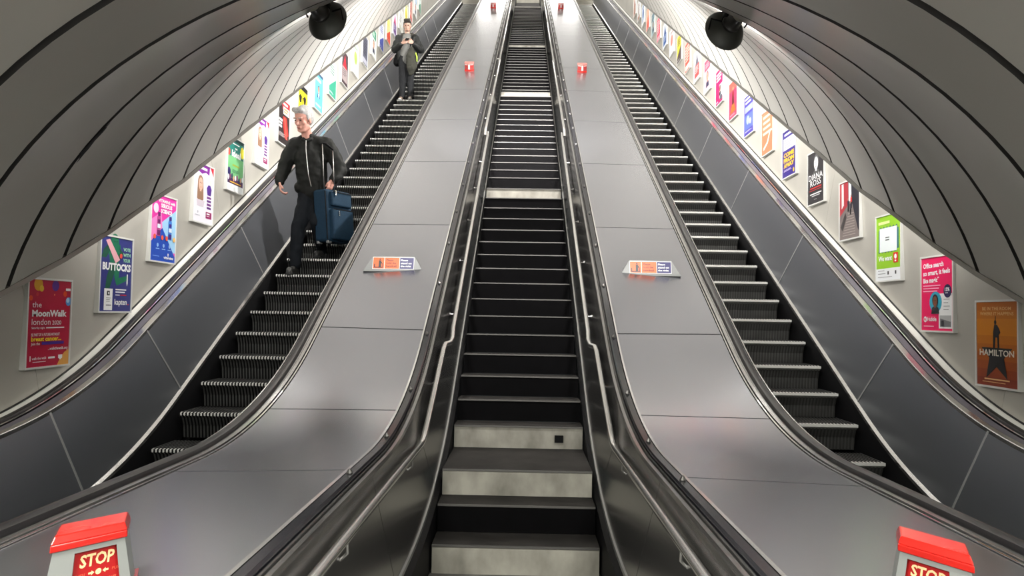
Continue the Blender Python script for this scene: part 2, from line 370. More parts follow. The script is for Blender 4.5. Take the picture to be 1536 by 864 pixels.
# ================================================================== STEEL DECKS between escalators and stairs
for sd in (-1, 1):
    X = lambda v: sd * v + INO
    lab = ('wide brushed steel balustrade deck between the left escalator and the middle stairs' if sd < 0 else
           'wide brushed steel balustrade deck between the middle stairs and the right escalator')
    dk = empty('balustrade_deck', W(sd * 1.4, 4, -1.8), lab, 'balustrade', 'steel decks flanking the stairs')
    pieces('deck_panel', [(X(.925), .866), (X(1.93), .919), (X(1.93), .96), (X(.925), .91)], T_START, T_END, M_DECK, dk, gap=.007, skew=.11, smooth=True)
    strip('deck_bed', [(X(.9), .915), (X(1.95), .965), (X(1.95), 1.0), (X(.9), .95)], T_START, T_END, M_GROOVE, dk)
    strip('edge_trim', [(X(.905), .90), (X(.908), .860), (X(.922), .856), (X(.924), .90)], T_START, T_END, M_STEEL, dk)
    strip('edge_trim', [(X(1.934), .95), (X(1.936), .912), (X(1.948), .912), (X(1.948), .95)], T_START, T_END, M_CHROME, dk)
    strip('capping_strip', [(X(1.955), .95), (X(1.957), .905), (X(1.985), .905), (X(1.987), .95)], T_START, T_END, M_STEEL, dk)
    strip('capping_strip', [(X(1.990), .95), (X(1.991), .910), (X(2.003), .910), (X(2.004), .95)], T_START, T_END, M_STEEL, dk)
    # black glossy kerb with studs
    strip('kerb_strip', [(X(.905), .90), (X(.903), .862), (X(.893), .852), (X(.852), .852), (X(.842), .862), (X(.841), .90)], T_START, T_END, mat('gloss_black', (.008, .008, .011), 0, .22, bump=.15, nscale=4, spec=.2), dk, smooth=True)
    strip('kerb_trim', [(X(.838), .91), (X(.836), .872), (X(.828), .868), (X(.826), .91)], T_START, T_END, M_STEEL, dk)
    strip('kerb_trim', [(X(.822), .93), (X(.820), .882), (X(.798), .882), (X(.795), .93)], T_START, T_END, M_DSTEEL, dk)
    proto = None
    for k in range(34):
        t = -3.0 + 1.03 * k; c = PT(X(.875), .855, t)
        if proto is None:
            mb = MB(); mb.lathe([(0, .018), (.012, .016), (.03, .006), (.032, .0)], (0, 0, 0), (0, -.3, 1), n=8)
            proto = place_local(mb, 'stud', [M_DSTEEL], dk, c)
        else: copyobj(proto, dk, W(*c))
    # inner cheek facing the stairs
    pieces('cheek_panel', rect(X(.80), .895, X(.652), 1.498, .03, sd, .2), T_START, T_END, M_DSTEEL, dk, gap=.004, smooth=True)
    strip('stringer_trim', [(X(.655), 1.49), (X(.640), 1.492), (X(.636), 1.51), (X(.655), 1.51)], T_START, T_END, mat('dull_steel', (.33, .33, .32), .8, .4), dk)
    strip('stringer', [(X(.640), 1.51), (X(.600), 1.53), (X(.600), 2.15), (X(.66), 2.15), (X(.66), 1.52)], T_START, T_END, M_BLACK, dk)
    MB().box(min(X(.8), X(1.95)), max(X(.8), X(1.95)), PT(0, 1, T_START)[1] - .03, PT(0, 1, T_START)[1], -1.815, -.9).build('deck_end', M_STEEL, dk)

# ================================================================== FIXED STAIRS
st = empty('staircase', W(INO, 5, -1.815), 'fixed staircase climbing between the two steel decks, dark treads and a few pale risers', 'staircase')
steps = []     # (y, z of nosing, riser height, pale)
steps += [(5.08, -1.614, .2, True), (5.39, -1.414, .2, False), (5.67, -1.214, .2, True)]
for i in range(16): steps.append((6.597 + .311 * i, -1.014 + .2 * i, .2, i in (0, 15)))
k = .985
y0, z0 = 12.066 * k, 2.31 * k
for i in range(15): steps.append((y0 + .328 * k * i, z0 + .2 * k * i, z0 - 1.986 if i == 0 else .2 * k, False))
def flight(p0, p1, n, pale_last=True):
    for i in range(1, n + 1):
        q = i / n; steps.append((p0[0] + (p1[0] - p0[0]) * q, p0[1] + (p1[1] - p0[1]) * q, (p1[1] - p0[1]) / n, pale_last and i == n))
def ray(py, D):   # point in the stair's middle plane seen at pixel row py
    d = f_ + r_ * ((797 - 768) / 1079.48) + u_ * ((432 - py) / 1079.48); q = -D / (d.y * -.5 + d.z * C30); return (d.y * q, d.z * q)
a = (steps[-1][0], steps[-1][1]); b = ray(138.5, 3.90); steps.append((b[0], b[1], b[1] - a[1], True))
c0 = ray(135, 3.97); c1 = ray(67.5, 3.9); n_ = max(2, round((c1[1] - c0[1]) / .2)); steps.append((c0[0], c0[1], c0[1] - b[1], False)); flight(c0, c1, n_)
d0 = ray(65.5, 3.97); d1 = ray(9.5, 3.9); n_ = max(2, round((d1[1] - d0[1]) / .2)); steps.append((d0[0], d0[1], d0[1] - c1[1], False)); flight(d0, d1, n_)
e0 = (d1[0] + .9, d1[1] + .2); e1 = (yT, zT); n_ = max(2, round((e1[1] - e0[1]) / .2)); steps.append((e0[0], e0[1], .2, False)); flight(e0, e1, n_, False)
hw = .588; cache = {}
for i, (y, z, rh, pale) in enumerate(steps):
    yn = steps[i + 1][0] if i + 1 < len(steps) else y + .6
    dp = round(yn - y + .01, 3)
    key = ('t', dp)
    if key not in cache: cache[key] = place_local(MB().box(-hw, hw, .012, dp, -.018, -.004), 'tread', [M_TREAD], st, (INO, y, z))
    else: copyobj(cache[key], st, W(INO, y, z))
    if 'n' not in cache: cache['n'] = place_local(MB().box(-hw + .004, hw - .004, -.008, .012, -.012, 0), 'nosing', [M_NOSING], st, (INO, y, z))
    else: copyobj(cache['n'], st, W(INO, y, z))
    key = ('r', round(rh, 3), pale)
    if key not in cache:
        cache[key] = place_local(MB().box(-hw + .004, hw - .004, .004, .03, -rh, -.014), 'riser', [M_PALE if pale else M_RISER], st, (INO, y, z))
        if pale: cache[key]['label'] = 'pale scuffed riser'
    else: copyobj(cache[key], st, W(INO, y, z))
MB().box(INO + .33, INO + .41, 6.59, 6.597, -1.155, -1.09).build('vent_plate', M_BLACK, st)
# tube handrails, in lengths between the landings
def handrail_runs(sd):
    X = lambda v: sd * v + INO
    hr = empty('stair_handrail', W(X(.75), 5, -1.1), ('polished tube handrail on the left side of the middle stairs' if sd < 0 else 'polished tube handrail on the right side of the middle stairs'), 'handrail', 'tube handrails of the stairs')
    runs = []
    p = lambda x, D, s: PD(X(x), D, s)
    runs.append([(X(.775), -.6, -1.03), (X(.765), 3.0, -1.03), (X(.755), 5.62, -1.03), (X(.752), 5.74, -1.01), (X(.750), 5.86, -.955), p(.745, 3.80, 5.35), p(.742, 3.80, 5.88), p(.735, 3.80, 5.98), p(.70, 3.86, 6.10),
                 p(.690, 3.88, 6.22), p(.70, 3.88, 6.4), p(.70, 3.80, 13.35), p(.705, 3.80, 13.5), p(.72, 3.85, 13.62)])
    s1 = 13.25
    for s2 in (20.3, 27.6, 34.0, 39.5):
        runs.append([p(.745, 3.78, s1), p(.74, 3.70, s1 + .08), p(.735, 3.68, s1 + .22), p(.72, 3.68, s2 - .15), p(.72, 3.70, s2 - .03), p(.735, 3.78, s2)])
        s1 = s2 - .1
    runs = [[tuple(c * .955 for c in q) for q in r] for r in runs]
    for r in runs: MB().tube(r, .024, 12).build('tube', mat('tube_steel', (.72, .71, .69), .95, .2), hr, smooth=True, auto=60)
    # brackets
    spots = [(X(.76), 1.2, -1.03), (X(.76), 3.3, -1.03), (X(.755), 5.2, -1.03)] + [p(.742, 3.80, 5.5), p(.70, 3.87, 6.9), p(.70, 3.84, 8.2), p(.70, 3.83, 9.5), p(.70, 3.82, 10.8), p(.70, 3.81, 12.1)] + [p(.725, 3.68, q) for q in (14.5, 16.6, 18.7, 21, 23, 25, 27, 29, 31)]
    for (x, y, z) in spots:
        x, y, z = x * .955, y * .955, z * .955
        mb = MB(); mb.tube([(x, y, z), (x, y + .02, z - .07), (x + sd * .03, y + .02, z - .10), (x + sd * .082, y + .02, z - .10)], .008, 6)
        mb.lathe([(0, .0), (0, .022), (.008, .022), (.008, 0)], (x + sd * .072, y + .02, z - .10), (sd, 0, 0), n=10)
        mb.build('bracket', M_STEEL, hr, smooth=True, auto=50)
for sd in (-1, 1): handrail_runs(sd)

# ================================================================== POSTERS
_tc = {}
def text2d(txt, bold=0.0):
    key = (txt, bold)
    if key in _tc: return _tc[key]
    cu = bpy.data.curves.new('t', 'FONT'); cu.body = txt; cu.size = 1; cu.resolution_u = 2; cu.offset = bold
    o = bpy.data.objects.new('t', cu); COL.objects.link(o); dg = bpy.context.evaluated_depsgraph_get(); dg.update()
    me = o.evaluated_get(dg).to_mesh(); v = [(p.co.x, p.co.y) for p in me.vertices]; f = [tuple(q.vertices) for q in me.polygons]
    o.evaluated_get(dg).to_mesh_clear(); bpy.data.objects.remove(o); bpy.data.curves.remove(cu)
    xs = [p[0] for p in v]; ys = [p[1] for p in v]
    x0, x1 = min(xs), max(xs); v = [(p[0] - x0, p[1]) for p in v]
    _tc[key] = (v, f, x1 - x0, max(ys)); return _tc[key]
def ink(c):
    nm = 'print_%02x%02x%02x' % tuple(int(x * 255) for x in c)
    lin = tuple(((x + .055) / 1.055) ** 2.4 if x > .04 else x / 12.92 for x in c)
    return mat(nm, lin, 0, .45)
class Art:
    """flat print, local coordinates: x 0..1 across, y 0..h up"""
    def __init__(s, h=1.32): s.h = h; s.items = []; s.cols = []
    def ci(s, c):
        if c not in s.cols: s.cols.append(c)
        return s.cols.index(c)
    def poly(s, pts, c, l=1): s.items.append((list(pts), [tuple(range(len(pts)))], s.ci(c), l)); return s
    def rect(s, x0, y0, x1, y1, c, l=1): return s.poly([(x0, y0), (x1, y0), (x1, y1), (x0, y1)], c, l)
    def disc(s, x, y, r, c, l=1, ry=None, n=18): return s.poly([(x + r * math.cos(i * 2 * math.pi / n), y + (ry or r) * math.sin(i * 2 * math.pi / n)) for i in range(n)], c, l)
    def text(s, t, x, y, hgt, c, w=None, al='l', bold=.012, l=3, slant=0, rot=0):
        v, f, tw, th = text2d(t, bold); k = hgt / .70; kx = (w / tw) if w else k
        ox = x - (tw * kx / 2 if al == 'c' else tw * kx if al == 'r' else 0)
        cr, sr = math.cos(rot), math.sin(rot)
        P = [(p[0] * kx + p[1] * k * slant, p[1] * k) for p in v]
        s.items.append(([(ox + a * cr - b * sr, y + a * sr + b * cr) for a, b in P], f, s.ci(c), l)); return s
    def lines(s, x, y, w, n, c, dy=.03, th=.012, l=3):
        rnd = random.Random(int(x * 97 + y * 31))
        for i in range(n): s.rect(x, y - i * dy, x + w * (.7 + .3 * rnd.random()), y - i * dy + th, c, l)
        return s
    def build(s, name, org, ux, uy, nrm, scale, parent, eps=.0012, **kw):
        v = []; f = []; m = []
        for li, (pts, fs, c, l) in enumerate(sorted(s.items, key=lambda q: q[3])):
            k = len(v); v += [Vector(org) + ux * (p[0] * scale) + uy * (p[1] * scale) + nrm * (.0006 + .00022 * li) for p in pts]
            f += [tuple(i + k for i in q) for q in fs]; m += [c] * len(fs)
        return meshobj(name, v, f, [ink(c) for c in s.cols], parent, fm=m, **kw)
WH = (.95, .95, .95); BK = (.05, .05, .06); YE = (.98, .88, .15); NV = (.13, .12, .38); PK = (.90, .10, .42); RD = (.85, .12, .15)
def face(a, x, y, r, skin, hair, shirt=None, long=False, l=2):
    if shirt: a.poly([(x - r * 1.5, y - r * 2.6), (x + r * 1.5, y - r * 2.6), (x + r * 1.2, y - r * 1.3), (x + r * .4, y - r), (x - r * .4, y - r), (x - r * 1.2, y - r * 1.3)], shirt, l)
    a.disc(x, y + r * .25, r * 1.08, hair, l, r * 1.3)
    if long: a.poly([(x - r * 1.1, y + r * .3), (x + r * 1.1, y + r * .3), (x + r * 1.25, y - r * 2.6), (x + r * .5, y - r * 3), (x - r * .5, y - r * 3), (x - r * 1.25, y - r * 2.6)], hair, l)
    a.rect(x - r * .3, y - r * 1.3, x + r * .3, y - r * .6, skin, l + 1)
    a.disc(x, y, r * .82, skin, l + 1, r * 1.12)
    for d in (-.32, .32): a.disc(x + d * r, y + r * .2, r * .12, BK, l + 2, n=8)
    a.poly([(x - r * .3, y - r * .5), (x, y - r * .65), (x + r * .3, y - r * .5), (x, y - r * .5)], (.65, .25, .25), l + 2)
def art_moon():
    a = Art(); c = (.66, .03, .20); a.rect(0, 0, 1, 1.32, c, 0)
    a.disc(.22, 1.25, .10, (.85, .62, .15)); a.disc(.29, 1.19, .05, (.90, .75, .2), 2); a.disc(.62, 1.24, .085, (.30, .08, .48)); a.disc(.86, 1.12, .045, (.85, .3, .12)); a.disc(.95, 1.0, .07, (.35, .6, .85)); a.disc(.93, 1.02, .04, (.7, .85, .95), 2)
    a.disc(.06, 1.04, .04, (.85, .3, .12)); a.disc(.6, 1.1, .014, (.95, .6, .4)); a.disc(.2, 1.1, .03, (.75, .2, .2)); a.poly([(.72, 0), (1, 0), (1, .24), (.9, .2), (.8, .12)], (.86, .62, .3))
    a.rect(.97 - .1, 1.17, .99, 1.21, WH, 2)
    a.text('the', .09, .90, .085, WH, bold=0, w=.21); a.text('MoonWalk', .09, .765, .095, WH, w=.82, bold=.04); a.text('london', .09, .635, .095, WH, w=.43, bold=0); a.text('2020', .56, .635, .065, WH, w=.22, bold=.005)
    a.text('Saturday night', .09, .575, .032, WH, w=.30); a.lines(.42, .58, .5, 1, WH, th=.018)
    a.text('BE PART OF A FUTURE WITHOUT', .09, .465, .042, WH, w=.66); a.text('breast cancer...', .09, .39, .065, YE, w=.70, bold=.03); a.text('Join the', .09, .33, .04, WH, w=.2); a.rect(.33, .33, .86, .375, (.25, .10, .5), 3)
    a.text('...walkthewalk.org', .48, .245, .045, WH, w=.48); a.text('walk the walk', .12, .11, .04, WH, w=.33); a.rect(.08, .09, .10, .17, WH, 2); a.rect(.5, .11, .66, .14, WH, 2); a.poly([(.74, .16), (.84, .16), (.84, .11), (.79, .08), (.74, .11)], WH, 2); a.lines(.14, .07, .3, 1, WH, th=.008)
    return a
def art_votes():
    a = Art(); a.rect(0, 0, 1, 1.32, (.17, .19, .46), 0); G = (.07, .42, .30); G2 = (.05, .30, .22)
    a.disc(.42, 1.24, .13, G, 2, .15); a.poly([(.16, 1.06), (.33, 1.24), (.60, 1.2), (.62, .95), (.5, .80), (.30, .82), (.26, 1.0)], G, 1); a.poly([(.02, .95), (.16, .94), (.32, 1.12), (.26, 1.22), (.08, 1.08)], G2, 1)
    a.poly([(.56, 1.15), (.72, 1.05), (.58, .92), (.52, .98), (.6, 1.05)], G2, 2); a.poly([(.14, 1.25), (.26, 1.28), (.60, .93), (.46, .86)], (.90, .66, .70), 3); a.disc(.62, 1.0, .045, (.85, .3, .25), 4)
    for x in (.40, .47): a.disc(x, 1.25, .012, BK, 4)
    a.poly([(.30, .82), (.50, .82), (.38, .56), (.26, .34), (.16, .36), (.2, .6)], G2, 1); a.poly([(.42, .82), (.60, .80), (.58, .60), (.88, .66), (.90, .58), (.52, .46), (.44, .6)], G, 1)
    LG = (.62, .85, .70)
    a.text('VOTE', .70, 1.10, .06, LG, w=.24, bold=.03); a.text('WITH', .70, 1.0, .06, LG, w=.24, bold=.03); a.text('YOUR', .70, .90, .06, LG, w=.24, bold=.03)
    a.text('BUTTOCKS', .06, .735, .12, WH, w=.90, bold=.05); a.poly([(.84, .68), (.87, .68), (.875, .52), (.855, .46), (.835, .52)], WH, 3)
    a.rect(.14, .02, .40, .40, WH, 2); a.rect(.22, .28, .31, .36, BK, 3); a.disc(.265, .32, .02, WH, 4); a.rect(.2, .1, .36, .115, BK, 3); a.lines(.2, .23, .15, 3, (.4, .4, .4), .03, .008)
    a.lines(.48, .38, .4, 2, WH, .045, .02); a.rect(.48, .285, .62, .30, WH, 3); a.rect(.64, .285, .84, .30, RD, 3); a.text('kapten', .46, .12, .10, WH, w=.40, bold=.02); a.rect(.88, .115, .93, .13, RD, 3)
    return a
def bottle(a, x, y, c, c2):
    a.rect(x - .075, y, x + .075, y + .36, c, 2); a.disc(x, y + .36, .075, c, 2, .05); a.rect(x - .05, y + .40, x + .05, y + .48, c2, 3); a.rect(x - .06, y + .16, x + .06, y + .24, (.85, .9, .95), 3); a.rect(x - .045, y + .26, x + .045, y + .33, c2, 3); a.rect(x - .06, y + .02, x + .06, y + .12, c2, 3)
def art_science():
    a = Art(); a.rect(0, 0, 1, 1.32, (.86, .20, .62), 0); a.poly([(.35, .75), (1, 1.1), (1, .2), (.9, .2), (.35, .6)], (.62, .80, .93), 1); a.poly([(0, 0), (1, 0), (1, .12), (.45, .68), (0, .36)], (.10, .28, .68), 2 - 1); a.poly([(0, .36), (.45, .68), (.4, 1.0), (0, .8)], (.90, .50, .75), 1)
    a.text('VITAMINS with', .26, 1.19, .06, WH, w=.68, bold=.03); a.text('SERIOUS', .36, 1.09, .075, WH, w=.46, bold=.04); a.text('SCIENCE', .36, .98, .075, WH, w=.46, bold=.04); a.disc(.18, 1.05, .1, (.96, .80, .86), 2)
    bottle(a, .30, .50, (.72, .28, .55), (.40, .08, .36)); bottle(a, .76, .46, (.25, .50, .82), (.22, .12, .48))
    for x in (.14, .44, .62, .93): a.disc(x, .48, .05, (.90, .35, .25) if x < .9 else (.95, .75, .45), 4)
    for x in (.28, .52, .76): a.disc(x, .32, .04, (.55, .7, .9), 2, n=10); a.rect(x - .07, .24, x + .07, .255, (.6, .75, .92), 2)
    a.text('n', .68, .12, .08, WH, bold=.03); a.text('vitamins', .52, .06, .055, WH, w=.4, bold=.03); a.lines(.08, .09, .3, 1, (.5, .65, .9)); return a
def art_purple(seed=0):
    a = Art(); a.rect(0, 0, 1, 1.32, (.90, .89, .92), 0); P = (.47, .13, .55); a.poly([(.18, 1.32), (.80, 1.32), (.78, 1.12), (.6, 1.16), (.4, 1.10), (.22, 1.14)], P); a.lines(.28, 1.20, .44, 1, WH, th=.055)
    a.poly([(.82, 1.32), (1, 1.32), (1, 1.12)], (.75, .1, .2)); a.disc(.86, .97, .07, (.8, .82, .8), 1)
    face(a, .34, .86, .13, (.86, .68, .60), (.55, .42, .33), None, True); a.poly([(.14, .5), (.56, .5), (.5, .36), (.2, .36)], (.80, .76, .80), 3)
    a.poly([(.66, .82), (.74, .9), (.84, .9), (.92, .82), (.88, .66), (.70, .66)], (.30, .16, .50), 2)
    for i, y in enumerate((.58, .50, .42, .34)): a.rect(.68, y, .90, y + .05, (.35, .15, .45) if i % 2 else (.45, .2, .5), 2)
    a.rect(.64, .12, .94, .27, (.55, .10, .35), 2); a.lines(.68, .21, .22, 1, WH, th=.03); a.lines(.68, .17, .2, 1, WH); a.disc(.24, .22, .03, (.7, .7, .74), 1, n=10); a.lines(.1, .14, .32, 1, (.6, .6, .65)); return a
def art_green():
    a = Art(); a.rect(0, 0, 1, 1.32, (.90, .92, .92), 0); a.rect(.0, .16, 1, 1.32, (.08, .42, .38), 1); a.rect(0, .16, 1, .85, (.42, .68, .45), 2 - 1); a.rect(0, .16, 1, .30, (.25, .12, .30), 2)
    a.rect(0, 1.24, 1, 1.32, (.05, .2, .2), 2); a.lines(.3, 1.17, .5, 1, WH, th=.025); a.lines(.42, 1.05, .2, 1, WH, th=.04); a.text('ideal', .24, .86, .16, WH, w=.56, bold=.04); a.disc(.90, 1.05, .12, (.85, .80, .2), 2, .15); a.disc(.06, .93, .09, (.85, .3, .25), 3); a.disc(.1, .45, .1, (.15, .12, .35), 3)
    a.lines(.3, .62, .5, 1, (.55, .6, .2), th=.04); a.lines(.3, .52, .45, 3, (.15, .4, .3)); 
    for i in range(9): a.disc(.07 + i * .108, .30 + .03 * (i % 3), .045, [(.85, .85, .9), (.5, .15, .4), (.1, .15, .3), (.8, .6, .5)][i % 4], 3, .07, n=10)
    a.rect(.15, .19, .85, .215, (.9, .7, .2), 3); return a
def art_redblack():
    a = Art(); a.rect(0, 0, 1, 1.32, (.13, .10, .10), 0); a.poly([(.3, 1.32), (1, 1.32), (1, .9), (.35, 1.05)], RD, 1); a.rect(.42, .92, .95, 1.14, (.95, .9, .85), 2); a.lines(.46, 1.05, .44, 2, (.8, .45, .1), .08, .05); a.lines(.42, 1.2, .4, 1, WH, th=.06)
    a.poly([(.4, .85), (.75, .85), (.95, .35), (.6, .2), (.45, .5)], (.62, .15, .13), 1); a.poly([(.5, .8), (.6, .85), (.85, .2), (.7, .2)], (.85, .3, .25), 2)
    a.lines(.06, .66, .34, 3, WH, .1, .06); a.lines(.06, .3, .6, 4, (.75, .7, .7)); return a
def art_yellow():
    a = Art(); a.rect(0, 0, 1, 1.32, BK, 0); a.rect(0, .28, 1, 1.15, (.93, .86, .12), 1); 
    for q in ((.1, .9), (.55, .95), (.2, .55), (.6, .5)): a.poly([(q[0], q[1]), (q[0] + .14, q[1] + .1), (q[0] + .3, q[1] + .05), (q[0] + .26, q[1] - .16), (q[0] + .08, q[1] - .2)], BK, 2)
    a.rect(.46, .45, .54, .95, BK, 2); a.lines(.1, .2, .7, 3, WH); return a
def art_blueman():
    a = Art(); a.rect(0, 0, 1, 1.32, (.35, .68, .80), 0); a.rect(0, 1.22, 1, 1.32, (.2, .3, .4), 1); a.rect(.1, 1.02, .75, 1.12, (.8, .92, .95), 1); face(a, .5, .72, .11, (.72, .50, .40), (.25, .18, .15), (.10, .14, .32)); a.poly([(.43, .58), (.57, .58), (.5, .40)], WH, 4); a.lines(.15, .2, .7, 3, (.9, .95, 1)); return a
def art_generic(bg, fg, c3, kind, words=''):
    a = Art(); a.rect(0, 0, 1, 1.32, bg, 0)
    if kind == 0: a.rect(0, 0, 1, .25, WH, 1); a.disc(.5, .72, .28, fg, 1); a.rect(.2, 1.08, .8, 1.18, c3, 1)
    elif kind == 1: a.rect(.1, .15, .9, .7, fg, 1); a.poly([(.2, .7), (.8, .7), (.5, 1.2)], c3, 1); a.lines(.2, .6, .6, 4, bg, .08, .03)
    elif kind == 2: a.rect(0, .9, 1, 1.32, fg, 1); face(a, .5, .6, .16, (.8, .6, .5), c3, (.2, .2, .3)); a.lines(.15, 1.15, .7, 3, bg, .07, .03)
    elif kind == 3: a.poly([(0, 0), (1, 0), (1, .8), (0, .3)], fg, 1); a.lines(.12, 1.15, .75, 4, c3, .1, .05); a.lines(.1, .15, .6, 2, WH)
    elif kind == 4: a.lines(.1, 1.12, .8, 6, c3, .13, .07); a.rect(.1, .08, .9, .3, fg, 1)
    if words: a.text(words, .5, 1.18, .08, c3, al='c')
    return a
def art_star():
    a = Art(); a.rect(0, 0, 1, 1.32, (.62, .27, .07), 0)
    for i in range(10): a.rect(0, .0 + i * .132, 1, .132 + i * .132, tuple(np.round(np.array((.47, .16, .06)) + (np.array((.80, .50, .08)) - np.array((.47, .16, .06))) * (1 - abs(i - 6.5) / 6.5), 3)), 1)
    c = (.88, .72, .50); a.text('BE IN THE ROOM', .15, 1.19, .05, c, w=.70); a.text('WHERE IT HAPPENS', .09, 1.11, .05, c, w=.82)
    a.poly([(.12, .60), (.88, .60), (.68, .44), (.76, .12), (.50, .30), (.24, .12), (.32, .44)], BK, 2)
    # cloaked figure with one arm raised
    a.poly([(.42, .60), (.46, .60), (.48, .76), (.52, .76), (.53, .60), (.57, .60), (.56, .80), (.60, .84), (.57, .90), (.52, .96), (.45, .96), (.42, .84)], BK, 3); a.disc(.475, 1.0, .03, BK, 3, .035); a.poly([(.455, .95), (.485, .95), (.49, 1.10), (.475, 1.10)], BK, 3)
    a.text('HAMILTON', .5, .475, .095, (.93, .90, .84), w=.84, al='c', bold=.02, l=5); a.lines(.2, .095, .62, 1, c, th=.02); a.lines(.15, .055, .7, 1, c, th=.01); return a
def art_office():
    a = Art(); a.rect(0, 0, 1, 1.32, (.90, .07, .36), 0)
    for i, t in enumerate(('Office search', 'so smart, it feels', 'like magic*')): a.text(t, .06, 1.13 - i * .135, .085, WH, w=(.66, .86, .52)[i], bold=.035, rot=.03)
    a.lines(.06, .80, .65, 3, (.98, .7, .8), .05, .018); a.rect(.56, .04, .97, .66, (.93, .93, .93), 1); a.disc(.84, .70, .12, (.12, .10, .28), 3, .12); a.text('15%', .77, .70, .06, WH, w=.14, bold=.03, l=4); a.lines(.78, .66, .1, 1, WH, l=4)
    a.disc(.46, .51, .20, (.20, .62, .72), 2, .19); face(a, .46, .52, .085, (.45, .28, .20), (.08, .06, .05), (.12, .12, .14), l=4); a.lines(.72, .55, .2, 4, (.5, .5, .5), .06, .01)
    a.rect(.60, .07, .94, .27, (.45, .45, .46), 2); a.poly([(.60, .22), (.94, .16), (.94, .27), (.60, .27)], (.7, .7, .7), 3); a.rect(.64, .08, .72, .18, (.2, .2, .22), 3); a.disc(.12, .20, .055, WH, 2); a.rect(.10, .18, .14, .22, (.90, .07, .36), 3); a.text('Hubble', .20, .17, .075, WH, w=.30, bold=.02); a.lines(.08, .07, .4, 1, (.98, .8, .85)); return a
def art_lime():
    a = Art(); G = (.55, .75, .15); a.rect(0, 0, 1, 1.32, G, 0); a.lines(.1, 1.15, .6, 1, (.85, .93, .6), th=.06); a.rect(.10, .62, .92, 1.04, (.20, .42, .45), 2); a.rect(.15, .58, .86, 1.07, (.90, .93, .93), 3)
    for i in range(12): a.disc(.12 + .066 * i, .59 + .48 * (i % 2), .035, (.25, .45, .4), 2, n=8)
    a.lines(.4, .86, .2, 2, (.3, .3, .3), .05, .02, 4); a.text('We want', .10, .40, .10, WH, w=.56, bold=.03); a.rect(.72, .34, .90, .54, (.85, .15, .15), 3); a.disc(.81, .46, .05, WH, 4, n=12); a.rect(.78, .36, .84, .39, WH, 4); a.rect(0, 0, 1, .24, (.90, .91, .92), 2); a.lines(.08, .19, .35, 2, (.5, .5, .5), .06, .012)
    for x in (.48, .78): a.rect(x, .11, x + .06, .18, (.2, .2, .2), 3)
    a.lines(.08, .06, .7, 1, (.6, .6, .6)); return a
def art_street():
    a = Art(); a.rect(0, 0, 1, 1.32, (.42, .38, .38), 0); a.poly([(0, 1.32), (.42, 1.32), (.46, .8), (0, .55)], (.62, .18, .22), 1); a.poly([(.1, 1.3), (.2, 1.3), (.22, .8), (.1, .72)], (.85, .8, .8), 2); a.poly([(.55, 1.32), (1, 1.32), (1, .1), (.82, .25), (.62, .8)], (.12, .12, .16), 1); a.poly([(.46, 1.32), (.58, 1.32), (.60, .85), (.46, .85)], (.85, .86, .88), 1)
    a.poly([(0, 0), (1, 0), (.9, .2), (.62, .82), (.46, .82), (.1, .5), (0, .4)], (.45, .41, .40), 1)
    for i in range(9): a.rect(.15 + i * .035, .08 + i * .06, .80 - i * .01, .095 + i * .06, (.62, .58, .56), 2)
    for (x, y, c) in ((.45, .78, (.15, .15, .22)), (.60, .84, (.75, .12, .12)), (.56, .70, (.2, .2, .25))): a.disc(x, y + .12, .03, (.6, .45, .4), 4, n=8); a.rect(x - .04, y - .02, x + .04, y + .09, c, 3); a.rect(x - .03, y - .16, x + .03, y - .02, BK, 3)
    a.poly([(.05, .3), (.3, .62), (.36, .5), (.15, .2)], (.22, .2, .2), 2); return a
def art_diva():
    a = Art(); a.rect(0, 0, 1, 1.32, (.16, .15, .16), 0); face(a, .52, 1.02, .15, (.86, .86, .86), (.32, .32, .32), (.30, .30, .30)); a.text('DIANA', .06, .62, .15, WH, w=.86, bold=.0); a.text('ROSS', .16, .46, .15, WH, w=.66, bold=.0); a.rect(.15, .39, .85, .42, (.75, .15, .15), 2); a.lines(.1, .34, .8, 1, (.75, .2, .2)); a.rect(.15, .24, .85, .265, WH, 2); a.rect(.25, .19, .75, .21, (.8, .8, .8), 2); a.lines(.4, .1, .2, 1, (.7, .7, .7)); a.rect(.84, 1.2, 1, 1.32, (.7, .2, .2), 4); return a
def art_navy():
    a = Art(); a.rect(0, 0, 1, 1.32, (.20, .15, .45), 0); a.lines(.14, 1.19, .7, 1, (.85, .83, .95), th=.06); a.rect(.06, .78, .94, 1.12, (.88, .88, .95), 1); a.lines(.12, 1.04, .7, 4, (.45, .4, .6), .065, .02)
    for i, t in enumerate(('COME', 'FROM', 'AWAY')): a.text(t, .10, .58 - i * .15, .11, (.93, .72, .15), w=.78, bold=.05)
    a.lines(.12, .2, .6, 2, (.8, .75, .9)); a.disc(.84, .12, .05, (.93, .72, .15), 2, .06); return a
def art_orange():
    a = Art(); a.rect(0, 0, 1, 1.32, (.93, .45, .33), 0); a.lines(.12, 1.12, .75, 4, (.98, .75, .66), .17, .08); P = [(.15, .15), (.22, .15), (.55, .30), (.78, .62), (.92, .62), (.90, .68), (.74, .68), (.48, .36), (.15, .22)]; a.poly(P, (.98, .85, .78), 2); return a
def art_blue2():
    a = Art(); a.rect(0, 0, 1, 1.32, (.25, .22, .55), 0); a.lines(.1, 1.2, .8, 1, WH, th=.06); a.rect(.08, .78, .92, .98, (.55, .58, .80), 1); a.rect(.05, .2, .95, .7, (.32, .38, .62), 1); a.disc(.4, .5, .15, (.6, .65, .8), 2); a.disc(.65, .42, .1, (.7, .72, .85), 2); a.lines(.15, 1.07, .7, 1, WH, th=.06); a.lines(.1, .14, .8, 2, (.8, .8, .9)); return a
